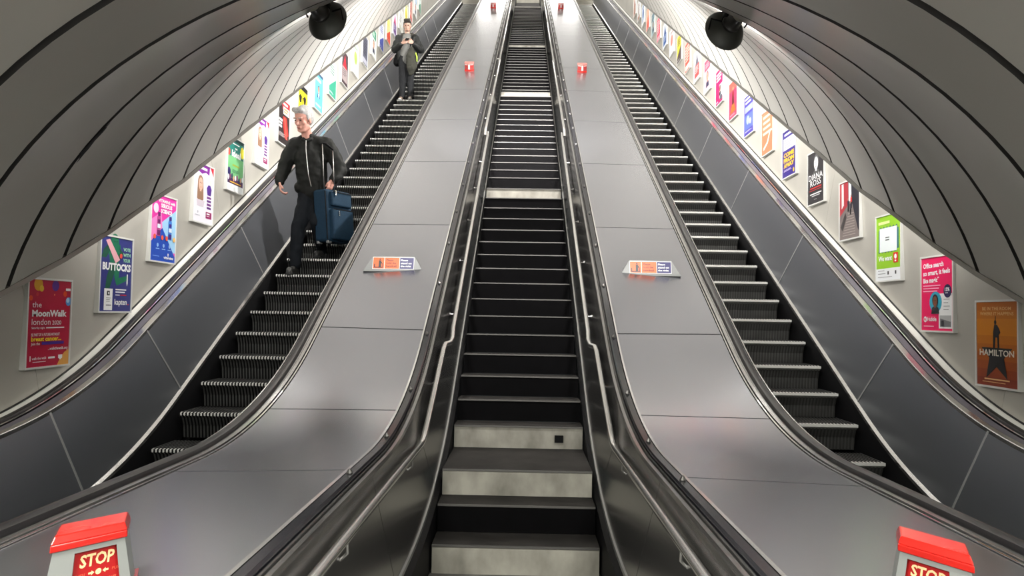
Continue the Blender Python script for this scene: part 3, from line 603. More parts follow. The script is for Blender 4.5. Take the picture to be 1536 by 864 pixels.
def art_pinkwoman():
    a = Art(); a.rect(0, 0, 1, 1.32, (.90, .20, .33), 0); a.rect(0, 1.0, 1, 1.32, (.93, .32, .28), 1); a.poly([(.35, .45), (.65, .45), (.6, .9), (.5, 1.02), (.4, .9)], (.30, .10, .12), 2); a.disc(.5, 1.06, .07, (.75, .5, .4), 3); a.poly([(.15, .2), (.85, .2), (.65, .5), (.35, .5)], (.60, .35, .15), 2); a.lines(.15, .13, .7, 2, (.98, .75, .75)); return a
def art_pink2():
    a = Art(); a.rect(0, 0, 1, 1.32, (.90, .10, .36), 0); a.lines(.1, 1.15, .8, 3, WH, .12, .06); a.rect(.5, .2, .95, .72, (.92, .92, .92), 2); face(a, .6, .55, .1, (.5, .35, .3), (.1, .1, .1), (.15, .15, .2), l=3); a.rect(.55, .1, .9, .28, (.3, .3, .35), 4); a.lines(.1, .12, .3, 2, WH); return a
LEFT = [(art_moon, 'crimson charity walk poster with planets and white lettering'), (art_votes, 'navy poster of a green costumed runner above the word BUTTOCKS'), (art_science, 'pink and blue poster with two supplement bottles'),
        (art_purple, 'white and purple long hair poster between the bottle poster and the green one'), (art_green, 'green and teal poster with small figures along its foot, just above the first purple one'), (art_purple, 'white and purple woman poster directly left of the old man'),
        (art_redblack, 'black and red theatre poster beside the head of the older man'), (art_yellow, 'black and yellow poster behind the head of the older man'), (art_blueman, 'pale blue poster of a man in a dark suit'),
        (lambda: art_generic((.85, .90, .85), (.20, .55, .45), (.1, .35, .3), 3), 'white and green poster up from the pale blue one'), (lambda: art_generic((.25, .20, .22), (.6, .55, .55), (.8, .15, .2), 1), 'dark grey poster with a red peak'),
        (lambda: art_generic((.88, .90, .85), (.6, .75, .35), (.5, .6, .5), 0), 'pale poster with a lime green disc'), (lambda: art_generic((.35, .36, .42), (.7, .7, .75), (.2, .2, .25), 4), 'slate grey poster with pale bands'),
        (lambda: art_generic((.85, .88, .85), (.2, .5, .4), (.25, .3, .3), 2), 'white poster with a green head panel'), (lambda: art_generic((.8, .82, .9), (.25, .3, .6), (.3, .3, .5), 3), 'pale poster with a blue lower half, left of the young man'),
        (lambda: art_generic((.92, .85, .6), (.85, .3, .2), (.9, .8, .3), 3), 'yellow poster with a red lower half behind the young man'), (lambda: art_generic((.8, .8, .88), (.4, .25, .5), (.75, .2, .4), 1), 'lilac poster with a pink peak behind the young man'),
        (lambda: art_generic((.9, .9, .88), (.75, .75, .7), (.6, .6, .6), 4), 'off white poster high on the left wall'), (lambda: art_generic((.9, .88, .6), (.85, .8, .3), (.6, .6, .5), 0), 'cream poster with a yellow disc high on the left wall'),
        (lambda: art_generic((.9, .7, .65), (.8, .4, .4), (.6, .3, .3), 4), 'salmon poster high on the left wall'), (lambda: art_generic((.9, .9, .9), (.6, .7, .8), (.5, .5, .6), 2), 'white poster with a grey blue head high on the left wall'), (lambda: art_generic((.85, .9, .88), (.4, .6, .5), (.4, .4, .4), 3), 'mint poster, highest on the left wall')]
RIGHT = [(art_star, 'orange musical poster with a black star and a figure standing on it'), (art_office, 'magenta office search poster with a bearded man in a round picture'), (art_lime, 'lime green poster with a white picture and a red badge'), (art_street, 'photograph poster of a street with a red building and walking people'),
         (art_diva, 'black and white concert poster of a singer'), (art_navy, 'navy musical poster with yellow capital letters'), (art_orange, 'plain orange poster with a pale curved line'), (art_blue2, 'blue violet poster with pale pictures above the orange one'), (art_pinkwoman, 'red poster of a woman standing over a brown mound'), (art_pink2, 'magenta poster with a small white picture panel, higher up'),
         (lambda: art_generic((.85, .70, .74), (.7, .3, .4), (.45, .3, .35), 2), 'dusty pink poster with a dark red head panel'), (lambda: art_generic((.9, .88, .88), (.75, .3, .3), (.4, .4, .45), 1), 'white poster with a red block'), (lambda: art_generic((.92, .35, .30), (.95, .9, .85), (.98, .8, .75), 4), 'scarlet poster with pale bands'),
         (lambda: art_generic((.85, .80, .25), (.3, .25, .25), (.2, .2, .2), 3), 'yellow poster with a dark lower half'), (lambda: art_generic((.92, .88, .86), (.85, .5, .45), (.6, .5, .5), 0), 'white poster with a salmon disc'), (lambda: art_generic((.85, .88, .92), (.2, .35, .6), (.2, .3, .5), 1), 'white poster with a blue block'),
         (lambda: art_generic((.88, .2, .35), (.9, .7, .75), (.9, .8, .8), 4), 'crimson poster with pink bands high on the right wall'), (lambda: art_generic((.6, .7, .72), (.3, .4, .45), (.3, .3, .35), 2), 'grey blue poster high on the right wall'), (lambda: art_generic((.93, .6, .5), (.9, .4, .35), (.9, .8, .7), 3), 'coral poster high on the right wall'),
         (lambda: art_generic((.75, .8, .88), (.3, .4, .6), (.3, .3, .4), 0), 'powder blue poster high on the right wall'), (lambda: art_generic((.9, .9, .9), (.7, .5, .4), (.5, .4, .4), 4), 'white poster with tan bands high on the right wall'), (lambda: art_generic((.85, .75, .7), (.6, .4, .35), (.5, .3, .3), 1), 'sand poster, highest on the right wall')]
LEFT[3] = (art_purple, 'white and purple long haired woman poster between the bottle poster and green one')
def poster(sd, y0, z0, wd_, ht, fn, label, px):
    """y0 = near edge, z0 = bottom"""
    Xf = px; Xw = sd * 3.925 + OFF; m = .016
    root = empty('poster', W(Xw, y0 + wd_ / 2, z0), label, 'poster', 'advertising posters along the %s wall' % ('left' if sd < 0 else 'right'))
    lean = -sd * .0
    fr = MB(); b = sorted((Xf - sd * .004, Xw)); y1 = y0 + wd_; z1 = z0 + ht
    for (ya, yb, za, zb) in ((y0, y0 + m, z0, z1), (y1 - m, y1, z0, z1), (y0 + m, y1 - m, z0, z0 + m), (y0 + m, y1 - m, z1 - m, z1)): fr.box(b[0], b[1], ya, yb, za, zb)
    fr.build('frame', M_WHITE, root)
    bb = sorted((Xf + sd * .006, Xw)); bk = MB().box(bb[0], bb[1], y0 + m, y1 - m, z0 + m, z1 - m).build('backing', M_WHITE, root)
    a = fn(); w_ = wd_ - 2 * m; h_ = ht - 2 * m
    ux = Vector((0, 1 if sd < 0 else -1, 0)) * w_; uy = Vector((0, 0, 1)) * (h_ / 1.32)
    org = (Xf + sd * .0045, (y0 + m) if sd < 0 else (y1 - m), z0 + m)
    a.build('print', org, ux, uy, Vector((-sd, 0, 0)), 1.0, bk, eps=.0009)
PL = [(5.64, -.507), (6.595, -.05)] + [(7.47 + .94 * k, .495 + .5455 * k) for k in range(20)]
PR = [(5.62, -.527), (6.46, -.095), (7.345, .417), (8.238, .95), (9.22, 1.523), (10.18, 2.07)] + [(10.18 + .945 * k, 2.07 + .5455 * k) for k in range(1, 17)]
for k, (fn, lb) in enumerate(LEFT): poster(-1, PL[k][0], PL[k][1], .565, .74, fn, lb, -3.93)
for k, (fn, lb) in enumerate(RIGHT): poster(1, PR[k][0], PR[k][1], .535 if k < 3 else .55, .715, fn, lb, 3.825)

# ================================================================== SIGNS ON THE DECKS
M_GREY = mat('grey_cast', (.20, .205, .20), .3, .5, n=.1); M_GREYL = mat('grey_light', (.27, .28, .27), .2, .45)
M_RED = mat('red_plastic', (.52, .015, .010), 0, .22, coat=.5, n=.15, nscale=6)
for sd in (-1, 1):
    cx = -1.46 if sd < 0 else 1.405; s_ = 7.17
    root = empty('direction_sign', W(*PD(cx, 3.59, s_)), ('orange and blue handrail sign standing on the left steel deck' if sd < 0 else 'orange and blue handrail sign standing on the right steel deck'), 'sign', 'small signs on the steel decks')
    n_ = Vector((0, -S30, C30)); up = Vector((0, .12, .99)).normalized(); B = Vector(PD(cx, 3.60, s_)); hh = .165
    fwd = Vector((0, -1, 0)); 
    def P(x, z, o=0): return B + Vector((x, 0, 0)) + up * z + fwd * o
    MB().add([P(-.33, 0, .02), P(.33, 0, .02), P(.235, hh, 0), P(-.235, hh, 0), P(-.33, 0, -.16), P(.33, 0, -.16), P(.235, hh, -.03), P(-.235, hh, -.03)],
             [(0, 1, 2, 3), (7, 6, 5, 4), (0, 4, 5, 1), (1, 5, 6, 2), (2, 6, 7, 3), (3, 7, 4, 0)]).build('sign_body', M_GREY, root); sb = root.children[0]
    MB().add([P(-.335, -.012, .03), P(.335, -.012, .03), P(.335, .008, .03), P(-.335, .008, .03), P(-.335, -.012, -.16), P(.335, -.012, -.16), P(.335, .008, -.16), P(-.335, .008, -.16)],
             [(0, 1, 2, 3), (7, 6, 5, 4), (0, 4, 5, 1), (1, 5, 6, 2), (2, 6, 7, 3), (3, 7, 4, 0)]).build('base_plate', M_GREY, root)
    a = Art(.30); OR = (.93, .38, .12); a.rect(0, 0, 1, .30, WH, 0); a.rect(.01, .01, .28, .29, OR, 1); a.rect(.29, .01, .645, .29, OR, 1); a.rect(.655, .01, .99, .29, (.10, .08, .36), 1)
    a.disc(.175, .245, .020, BK, 2, n=10); a.poly([(.145, .05), (.21, .05), (.205, .22), (.15, .22)], BK, 2); a.rect(.04, .03, .25, .055, BK, 2); a.rect(.035, .03, .06, .13, BK, 2); a.poly([(.20, .20), (.25, .12), (.25, .03), (.235, .03), (.235, .115), (.19, .17)], BK, 2)
    for i, t in enumerate(('Please', 'hold the', 'handrail')): a.text(t, .33, .205 - i * .075, .042, (.35, .10, .05), w=(.17, .24, .25)[i], l=2, bold=.03)
    for i, t in enumerate(('Please', 'stand on', 'the right')): a.text(t, .68, .205 - i * .075, .042, WH, w=(.17, .26, .25)[i], l=2, bold=.03)
    # the face of the sign body slopes a little: follow it
    fx = (P(0, hh, 0) - P(0, 0, .02)).normalized(); nn = Vector((1, 0, 0)).cross(fx).normalized()
    a.build('sign_face', P(-.232, .016, .021), Vector((1, 0, 0)), fx, nn, .464, sb, eps=.001)
# foreground emergency stop posts
for sd in (-1, 1):
    if sd < 0: A, Bp = Vector((-1.352, 2.09, 0)), Vector((-1.228, 2.253, 0))
    else: A, Bp = Vector((1.183, 2.287, 0)), Vector((1.293, 2.102, 0))
    e = (Bp - A).normalized(); wv = (Bp - A).length; nf = Vector((e.y, -e.x, 0))   # front normal
    root = empty('stop_button_box', W(*((A + Bp) / 2 + Vector((sd * .03, .05, 0)) + Vector((0, 0, -.9)))), ('red capped grey emergency stop box at the lower left corner' if sd < 0 else 'red capped grey emergency stop box at the lower right corner'), 'emergency stop', 'large stop boxes on the decks')
    vd = Vector((sd * .43, .90, 0))
    def Q(u, d, z, spread=0): return A + e * (wv * (u * (1 + spread) - spread / 2)) + vd * d + Vector((0, 0, z))
    def hexa(mb, z0, z1, s0, s1, d0a, d0b, d1a, d1b, m=0):
        v = [Q(0, d0a, z0, s0), Q(1, d0a, z0, s0), Q(1, d0b, z0, s0), Q(0, d0b, z0, s0), Q(0, d1a, z1, s1), Q(1, d1a, z1, s1), Q(1, d1b, z1, s1), Q(0, d1b, z1, s1)]
        return mb.add(v, [(0, 3, 2, 1), (4, 5, 6, 7), (0, 1, 5, 4), (1, 2, 6, 5), (2, 3, 7, 6), (3, 0, 4, 7)], m)
    body = MB()
    # frame around the recessed face plate
    hexa(body, -.905, -.71, .30, -.02, .012, .15, .012, .14)
    pa, pb = (.30, .87) if sd < 0 else (.12, .70)
    for (ua, ub, za, zb) in ((0, pa, -.90, -.71), (pb, 1, -.90, -.71), (pa, pb, -.728, -.71), (pa, pb, -.905, -.86)):
        def F(u, z, d):
            q = (z + .71) / -.19; return Q(u, -.018 * q + d, z, -.02 + .32 * q)
        body.add([F(ua, za, -.006), F(ub, za, -.006), F(ub, zb, -.006), F(ua, zb, -.006), F(ua, za, .03), F(ub, za, .03), F(ub, zb, .03), F(ua, zb, .03)], [(0, 1, 2, 3), (7, 6, 5, 4), (0, 4, 5, 1), (1, 5, 6, 2), (2, 6, 7, 3), (3, 7, 4, 0)])
    bb_ = body.build('box_body', M_GREYL, root)
    cap = MB(); hexa(cap, -.712, -.690, .06, .05, -.012, .15, -.010, .148); hexa(cap, -.690, -.668, .05, -.04, -.010, .148, .006, .135); 
    o = cap.build('red_cap', M_RED, root)
    md = o.modifiers.new('b', 'BEVEL'); md.width = .003; md.segments = 2
    fb = MB(); hexa(fb, -.905, -.873, .40, .36, -.045, .17, -.040, .17); fb.build('red_base', M_RED, root)
    a = Art(.9); DR = (.62, .04, .05); C = (.95, .80, .60); a.rect(0, 0, 1, .92, DR, 0); a.text('STOP', .45, .58, .24, C, w=.68, al='c', bold=.03)
    a.text('PUSH', .03, .40, .055, (.85, .35, .25), w=.20); a.text('PUSH', .77, .40, .055, (.85, .35, .25), w=.20); a.disc(.5, .43, .06, C, 2); a.poly([(.30, .41), (.36, .41), (.36, .38), (.42, .43), (.36, .48), (.36, .45), (.30, .45)], C, 2); a.poly([(.70, .41), (.64, .41), (.64, .38), (.58, .43), (.64, .48), (.64, .45), (.70, .45)], C, 2)
    a.text('PENALTY FOR IMPROPER USE', .5, .22, .06, (.88, .45, .35), w=.74, al='c')
    o0 = F(pa, -.86, .008); o1 = F(pb, -.86, .008); o2 = F(pa, -.728, .008); ex = (o1 - o0); ey = (o2 - o0) / .92
    a.build('stop_plate', o0, ex, ey, nf, 1.0, bb_, eps=.0012)
# smaller stop boxes further up, turned corner-on
for sd in (-1, 1):
    for s_, where in ((18.25, 'middle'), (30.9, 'far')):
        cx = (-1.44 if sd < 0 else 1.355) if s_ < 20 else (-1.42 if sd < 0 else 1.31)
        B = Vector(PD(cx, 3.595, s_)); nz = Vector((0, -S30, C30)); al = Vector((0, C30, S30)); k = .117
        root = empty('stop_button_box', W(*B), 'small red corner-on stop box on the %s deck, the %s one of that deck' % ('left' if sd < 0 else 'right', 'nearer' if s_ < 20 else 'farther'), 'emergency stop', 'small stop boxes on the decks')
        def R(x, a_, z): return B + Vector((x, 0, 0)) * k + al * a_ * k + nz * z
        plan = [(-1, .35), (0, -.35), (1, .35), (1, 1.5), (-1, 1.5)]
        def prism(z0, z1, g, nm, m):
            mb = MB(); v = [R(x * g, a_ * g, z0) for x, a_ in plan] + [R(x * g, a_ * g, z1) for x, a_ in plan]
            mb.add(v, [(4, 3, 2, 1, 0), (5, 6, 7, 8, 9)] + [(i, (i + 1) % 5, 5 + (i + 1) % 5, 5 + i) for i in range(5)]); return mb.build(nm, m, root)
        prism(0, .035, 1.0, 'red_base', M_RED); prism(.035, .165, .95, 'box_body', mat('brick_red', (.22, .035, .03), 0, .5)); prism(.165, .20, 1.0, 'pale_cap', mat('pale_pink', (.42, .17, .15), 0, .4))
        mb = MB(); c = Vector((0, 0, 0)); mb.add([R(-.16, -.30, .045), R(.16, -.30, .045), R(.16, -.30, .16), R(-.16, -.30, .16), R(-.16, .1, .045), R(.16, .1, .045), R(.16, .1, .16), R(-.16, .1, .16)], [(0, 1, 2, 3), (7, 6, 5, 4), (0, 4, 5, 1), (1, 5, 6, 2), (2, 6, 7, 3), (3, 7, 4, 0)]); mb.build('white_corner', M_WHITE, root)
        for sg in (-1, 1):
            mb = MB(); v = []
            for (q, z) in ((.28, .075), (.8, .075), (.8, .145), (.28, .145)):
                x = sg * q; a_ = -.35 + .70 * q; v.append(R(x, a_ - .03, z))
            mb.add(v, [(0, 1, 2, 3)]); mb.build('red_plate', mat('dull_red', (.30, .02, .02), 0, .5), root); 
            mb = MB(); v = []
            for (q, z) in ((.28, .148), (.9, .148), (.9, .158), (.28, .158)): v.append(R(sg * q, -.35 + .70 * q - .03, z))
            mb.add(v, [(0, 1, 2, 3)]); mb.build('white_line', M_WHITE, root)

# ================================================================== PEOPLE
class Fig:
    """tapered capsules (metres, local to an origin) fused by a voxel remesh"""
    def __init__(s, org): s.mb = MB(); s.o = Vector(org)
    def cap(s, a, b, r1, r2=None, fy=1.0, fx=1.0, n=14):
        a, b = Vector(a), Vector(b); r2 = r1 if r2 is None else r2; d = b - a; L = max(d.length, 1e-4); ax = d / L if d.length > 1e-4 else Vector((0, 0, 1))
        prof = [(-r1 * math.cos(q), r1 * math.sin(q)) for q in (0.03, .4, .8, 1.2, 1.57)] + [(L + r2 * math.sin(q), r2 * math.cos(q)) for q in (0, .4, .8, 1.2, 1.54)]
        u = ax.orthogonal().normalized(); w = ax.cross(u); v = []; f = []
        for (t, r) in prof:
            for k in range(n):
                q = 2 * math.pi * k / n; off = (u * math.cos(q) + w * math.sin(q)) * r; off.y *= fy; off.x *= fx; v.append(a + ax * t + off)
        for i in range(len(prof) - 1):
            for k in range(n): f.append((i * n + k, i * n + (k + 1) % n, (i + 1) * n + (k + 1) % n, (i + 1) * n + k))
        f.append(tuple(range(n))); f.append(tuple(range((len(prof) - 1) * n, len(prof) * n)))
        s.mb.add(v, f); return s
    def chain(s, pts, rs, fy=1.0, fx=1.0):
        for i in range(len(pts) - 1): s.cap(pts[i], pts[i + 1], rs[i], rs[i + 1], fy, fx)
        return s
    def ell(s, c, rx, ry, rz, n=16, rot=None):
        v = []; f = []; M = rot or Matrix.Identity(3)
        for i in range(11):
            th = math.pi * (i + .02) / 10.04
            for k in range(n):
                q = 2 * math.pi * k / n; v.append(Vector(c) + M @ Vector((rx * math.sin(th) * math.cos(q), ry * math.sin(th) * math.sin(q), rz * math.cos(th))))
        for i in range(10):
            for k in range(n): f.append((i * n + k, i * n + (k + 1) % n, (i + 1) * n + (k + 1) % n, (i + 1) * n + k))
        f.append(tuple(range(n))); f.append(tuple(range(10 * n, 11 * n))); s.mb.add(v, f); return s
    def build(s, name, m, parent, voxel=.012, it=6, folds=0, **kw):
        v = [Vector(p) + s.o for p in s.mb.v]
        o = meshobj(name, v, s.mb.f, m, parent, metres=True, smooth=True, **kw)
        r = o.modifiers.new('r', 'REMESH'); r.mode = 'VOXEL'; r.voxel_size = voxel; r.use_smooth_shade = True
        if it: q = o.modifiers.new('s', 'SMOOTH'); q.iterations = it; q.factor = .5
        if folds:
            tx = bpy.data.textures.get('folds') or bpy.data.textures.new('folds', 'CLOUDS'); tx.noise_scale = .09; tx.noise_depth = 1
            d = o.modifiers.new('d', 'DISPLACE'); d.texture = tx; d.strength = folds; d.mid_level = .5; d.texture_coords = 'LOCAL'
        return o
def rot3(yaw, pitch, roll=0): return (Matrix.Rotation(yaw, 3, 'Z') @ Matrix.Rotation(pitch, 3, 'X') @ Matrix.Rotation(roll, 3, 'Y'))
def head(fig, c, h, M):
    """c = head centre, h = chin-to-crown height; face looks along -y before M"""
    k = h / .24; P = lambda x, y, z: Vector(c) + M @ (Vector((x, y, z)) * k)
    fig.ell(P(0, .018, .035), .076 * k, .093 * k, .082 * k, rot=M); fig.ell(P(0, -.012, -.03), .060 * k, .068 * k, .085 * k, rot=M)
    fig.ell(P(0, -.045, -.088), .030 * k, .028 * k, .024 * k, rot=M)                      # chin
    for sx in (-1, 1):
        fig.ell(P(sx * .040, -.05, -.015), .022 * k, .020 * k, .022 * k, rot=M)           # cheek
        fig.ell(P(sx * .030, -.072, .028), .026 * k, .010 * k, .009 * k, rot=M)           # brow
        fig.ell(P(sx * .077, .012, -.005), .009 * k, .018 * k, .032 * k, rot=M)           # ear
        fig.cap(P(sx * .05, .0, -.065), P(sx * .028, -.045, -.085), .022 * k, .020 * k)   # jaw
    fig.cap(P(0, -.078, .02), P(0, -.100, -.022), .009 * k, .014 * k)                     # nose
    for sx in (-1, 1): fig.ell(P(sx * .012, -.088, -.026), .009 * k, .011 * k, .008 * k, rot=M)
    fig.cap(P(-.018, -.080, -.050), P(.018, -.080, -.050), .007 * k); fig.cap(P(-.015, -.076, -.062), P(.015, -.076, -.062), .0075 * k)
    return P, k
def face_bits(P, k, M, root, lip, org):
    for sx in (-1, 1):
        F = Fig(org); F.ell(P(sx * .030, -.073, .010), .012 * k, .009 * k, .0055 * k, rot=M); v = [p + F.o for p in map(Vector, F.mb.v)]
        e = meshobj('eye', v, F.mb.f, mat('eye_dark', (.03, .025, .02), 0, .2), root, metres=True, smooth=True)
        F = Fig(org); F.cap(P(sx * .014, -.083, .030), P(sx * .046, -.074, .032), .004 * k, .003 * k)
        meshobj('eyebrow', [p + F.o for p in map(Vector, F.mb.v)], F.mb.f, lip[1], root, metres=True, smooth=True)
    F = Fig(org); F.ell(P(0, -.086, -.056), .020 * k, .006 * k, .0045 * k, rot=M)
    meshobj('mouth', [p + F.o for p in map(Vector, F.mb.v)], F.mb.f, lip[0], root, metres=True, smooth=True)
def hand(fig, wrist, palm_dir, curl_dir, side, L=.19, grip=1.0):
    """palm along palm_dir; fingers curl towards curl_dir; side = thumb direction"""
    w = Vector(wrist); p = Vector(palm_dir).normalized(); c = Vector(curl_dir).normalized(); t = Vector(side).normalized(); pl = L * .5
    for j in range(4): 
        o = t * (.030 - .020 * j); k = w + p * pl + o; fig.cap(w + o * .6, k, .015, .012)
        fl = L * (.5, .53, .49, .40)[j] ; a = k + (p * (1 - .5 * grip) + c * .7 * grip).normalized() * fl * .42; b = a + (c * grip + p * (.9 - grip * 1.1)).normalized() * fl * .32; e = b + (c * .5 - p * (grip * 1.4 - .8)).normalized() * fl * .24
        fig.cap(k, a, .0105, .0098); fig.cap(a, b, .0095, .009); fig.cap(b, e, .009, .0078)
    a = w + p * L * .14 + t * .036; b = a + (t * .55 + p * .7 + c * .45).normalized() * L * .21; e = b + (p * .55 + c * .8 - t * .25).normalized() * L * .18
    fig.cap(w + t * .015, a, .016, .014); fig.cap(a, b, .0135, .012); fig.cap(b, e, .0115, .0095)
def shoe(fig, heel, toe, w=.042):
    h, t = Vector(heel), Vector(toe); d = (t - h).normalized(); s_ = Vector((d.y, -d.x, 0))
    fig.ell(h + Vector((0, 0, .045)), .040, .045, .045); fig.cap(h + Vector((0, 0, .034)), t - d * .05 + Vector((0, 0, .034)), .036, .038); fig.cap(t - d * .09 + Vector((0, 0, .03)) + s_ * .008, t - d * .035 + Vector((0, 0, .026)), w, .030)
    fig.cap(h + d * .03 + Vector((0, 0, .05)), h + d * .10 + Vector((0, 0, .055)), .038, .034); fig.cap(h + Vector((0, 0, .012)), t - d * .04 + Vector((0, 0, .012)), .034, .034)
def sole(name, heel, toe, m, root, org):
    h, t = Vector(heel), Vector(toe); d = (t - h).normalized(); s_ = Vector((d.y, -d.x, 0)); pts = []
    for (q, w) in ((-.035, .02), (-.02, .034), (.05, .034), (.14, .040), (.20, .042), (.245, .030), (.262, .012)): pts.append((q, w))
    L = [h + d * q + s_ * w for q, w in pts] + [h + d * q - s_ * w for q, w in reversed(pts)]; n = len(L)
    v = [p + Vector(org) for p in L] + [p + Vector((0, 0, .022)) + Vector(org) for p in L]
    meshobj(name, v, [tuple(range(n)), tuple(range(n, 2 * n))] + [(i, (i + 1) % n, n + (i + 1) % n, n + i) for i in range(n)], m, root, metres=True)
SK1 = mat('skin_ruddy', (.55, .27, .21), 0, .5, n=.15, nscale=20); SK2 = mat('skin_fair', (.50, .30, .23), 0, .5)
# ---- older man with the suitcase
fy_, fz_ = PD(0, 4.4, 8.596)[1:]
O1 = Vector((-3.06 * SC, fy_ * SC + .17, (fz_ + Z0) * SC))
man = empty('person', O1, 'grey haired man in black zipped jacket carrying a navy suitcase down the left escalator', 'person')
MH = rot3(-.42, .40, .10); hc = (.125, -.05, 1.70)
B = Fig(O1)
P1, k1 = head(B, hc, .285, MH)
B.chain([(.15, .09, 1.45), (.145, .035, 1.57), (.135, -.01, 1.64)], [.075, .062, .06])
B.chain([(.17, .22, .95), (.165, .14, 1.2), (.16, .10, 1.45)], [.11, .11, .10]); B.chain([(-.03, .10, 1.45), (.16, .10, 1.47), (.38, .11, 1.45)], [.045, .06, .045])
B.chain([(-.04, .10, 1.44), (-.155, .11, 1.20), (-.165, .0, 1.02)], [.045, .038, .027]); B.chain([(.39, .11, 1.44), (.505, .15, 1.21), (.455, .06, 1.065)], [.045, .038, .027])
B.chain([(.11, .2, .9), (.025, .05, .53), (0, .03, .10)], [.07, .05, .035]); B.chain([(.23, .22, .9), (.23, .10, .60), (.21, .40, .30)], [.07, .05, .035])
hand(B, (-.165, -.005, 1.015), (.22, -.35, -.9), (.75, .1, -.35), (.25, -.95, .1), L=.20, grip=1.0)
hand(B, (.452, .05, 1.06), (-.35, -.25, -.9), (-.6, .45, -.3), (-.45, -.85, .1), L=.20, grip=1.0)
bd = B.build('body', SK1, man, voxel=.0075, it=2)
face_bits(P1, k1, MH, bd, (mat('lip', (.30, .08, .07), 0, .5), mat('grey_brow', (.35, .33, .31), 0, .8)), O1)
F = Fig(O1); q = lambda x, y, z: P1(x, y, z)
F.ell(q(0, .030, .062), .083 * k1, .094 * k1, .072 * k1, rot=MH); F.ell(q(0, .06, .01), .080 * k1, .062 * k1, .075 * k1, rot=MH); F.cap(q(-.045, -.050, .100), q(.045, -.050, .100), .024 * k1)
for sx in (-1, 1): F.ell(q(sx * .070, .006, .035), .015 * k1, .030 * k1, .040 * k1, rot=MH)
F.build('hair', mat('grey_hair', (.46, .45, .44), 0, .75, n=.35, nscale=60, bump=.6), man, voxel=.009, it=2, folds=.012)
J = Fig(O1); J.chain([(.175, .17, .985), (.17, .14, 1.12), (.165, .11, 1.30), (.165, .10, 1.42)], [.175, .185, .195, .165], fy=.72)
J.chain([(-.025, .10, 1.455), (.165, .09, 1.49), (.37, .11, 1.455)], [.090, .090, .090]); J.ell((.16, .07, 1.545), .088, .080, .045)
J.chain([(-.035, .10, 1.43), (-.10, .11, 1.31), (-.155, .12, 1.20), (-.165, .06, 1.10), (-.165, .01, 1.035)], [.093, .088, .083, .066, .058])
J.chain([(.385, .11, 1.43), (.455, .13, 1.31), (.505, .16, 1.21), (.49, .11, 1.13), (.46, .065, 1.08)], [.093, .090, .086, .068, .058])
J.chain([(.03, .15, .985), (.31, .19, .985)], [.075, .075]); J.build('jacket', mat('black_jacket', (.006, .0065, .0055), 0, .7, n=.2, nscale=20, bump=.4, spec=.2), man, voxel=.012, it=5, folds=.030)
F = Fig(O1); F.chain([(.09, .04, 1.505), (.12, -.015, 1.50), (.155, -.04, 1.475)], [.018, .020, .018]); F.chain([(.235, .05, 1.51), (.20, -.01, 1.50), (.165, -.04, 1.475)], [.018, .020, .018]); F.chain([(.09, .05, 1.51), (.10, .13, 1.545), (.16, .16, 1.555), (.22, .13, 1.545), (.235, .05, 1.51)], [.02, .022, .022, .022, .02]); F.build('collar', MATS['black_jacket'], man, voxel=.010, it=2)
F = Fig(O1); zp = [(.165, -.062, 1.47), (.168, -.078, 1.38), (.178, -.072, 1.25), (.187, -.045, 1.10), (.20, .012, .985)]; F.chain(zp, [.0045] * 5); meshobj('zip', [Vector(p) + O1 for p in F.mb.v], F.mb.f, mat('zip_metal', (.55, .55, .52), .9, .3), man, metres=True)
T = Fig(O1); T.chain([(.12, .20, .95), (.09, .17, .80), (.035, .06, .55), (.012, .045, .33), (0, .04, .12)], [.125, .108, .085, .074, .066]); T.chain([(.22, .22, .95), (.235, .19, .80), (.24, .11, .60), (.225, .27, .43), (.21, .40, .32)], [.125, .105, .082, .070, .064])
T.build('trousers', mat('dark_trousers', (.006, .0075, .010), 0, .85, n=.3, nscale=12, spec=.15), man, voxel=.012, it=4, folds=.022)
for (h, t) in (((0, .055, 0), (-.012, -.20, 0)), ((.21, .43, .2125), (.20, .18, .2125))):
    F = Fig(O1); shoe(F, Vector(h) + Vector((0, 0, .012)), Vector(t) + Vector((0, 0, .012))); sh = F.build('shoe', mat('dark_shoe', (.022, .022, .02), 0, .5), man, voxel=.008, it=3); sole('sole', h, t, mat('sole_black', (.012, .012, .012), 0, .8), sh, O1)
# ---- his suitcase
case = empty('suitcase', O1 + Vector((.44, .1, .33)), 'navy blue fabric suitcase with front pockets held by the grey haired man', 'suitcase')
M_NAVY = mat('navy_fabric', (.005, .024, .048), 0, .8, n=.25, nscale=40, bump=.3, spec=.25); th = math.radians(33)
cn = Vector((.440, -.06, 0)); e1 = Vector((-math.cos(th), math.sin(th), 0)); e2 = Vector((math.sin(th), math.cos(th), 0)); e3 = Vector((-.05, 0, 1)).normalized()
def cbox(name, a0, a1, b0, b1, z0, z1, m, bev=.03, parent=case):
    v = [O1 + cn + e1 * a + e2 * b + e3 * z for z in (z0, z1) for (a, b) in ((a0, b0), (a1, b0), (a1, b1), (a0, b1))]
    o = meshobj(name, v, [(0, 3, 2, 1), (4, 5, 6, 7), (0, 1, 5, 4), (1, 2, 6, 5), (2, 3, 7, 6), (3, 0, 4, 7)], m, parent, metres=True, smooth=True, auto=50)
    if bev: q = o.modifiers.new('b', 'BEVEL'); q.width = bev; q.segments = 4
    return o
cbox('case_shell', 0, .235, 0, .40, .375, .955, M_NAVY, .035)
cbox('pocket', -.045, .03, .05, .36, .77, .93, M_NAVY, .02); cbox('pocket', -.055, .03, .045, .37, .40, .74, M_NAVY, .022)
for (z, b0, b1) in ((.925, .06, .35), (.735, .06, .36)): cbox('zip', -.060, -.05, b0, b1, z - .004, z + .004, M_BLACK, 0)
for (b, z) in ((.09, .88), (.13, .66)): cbox('zip_pull', -.068, -.052, b, b + .015, z, z + .06, M_CHROME, .003)
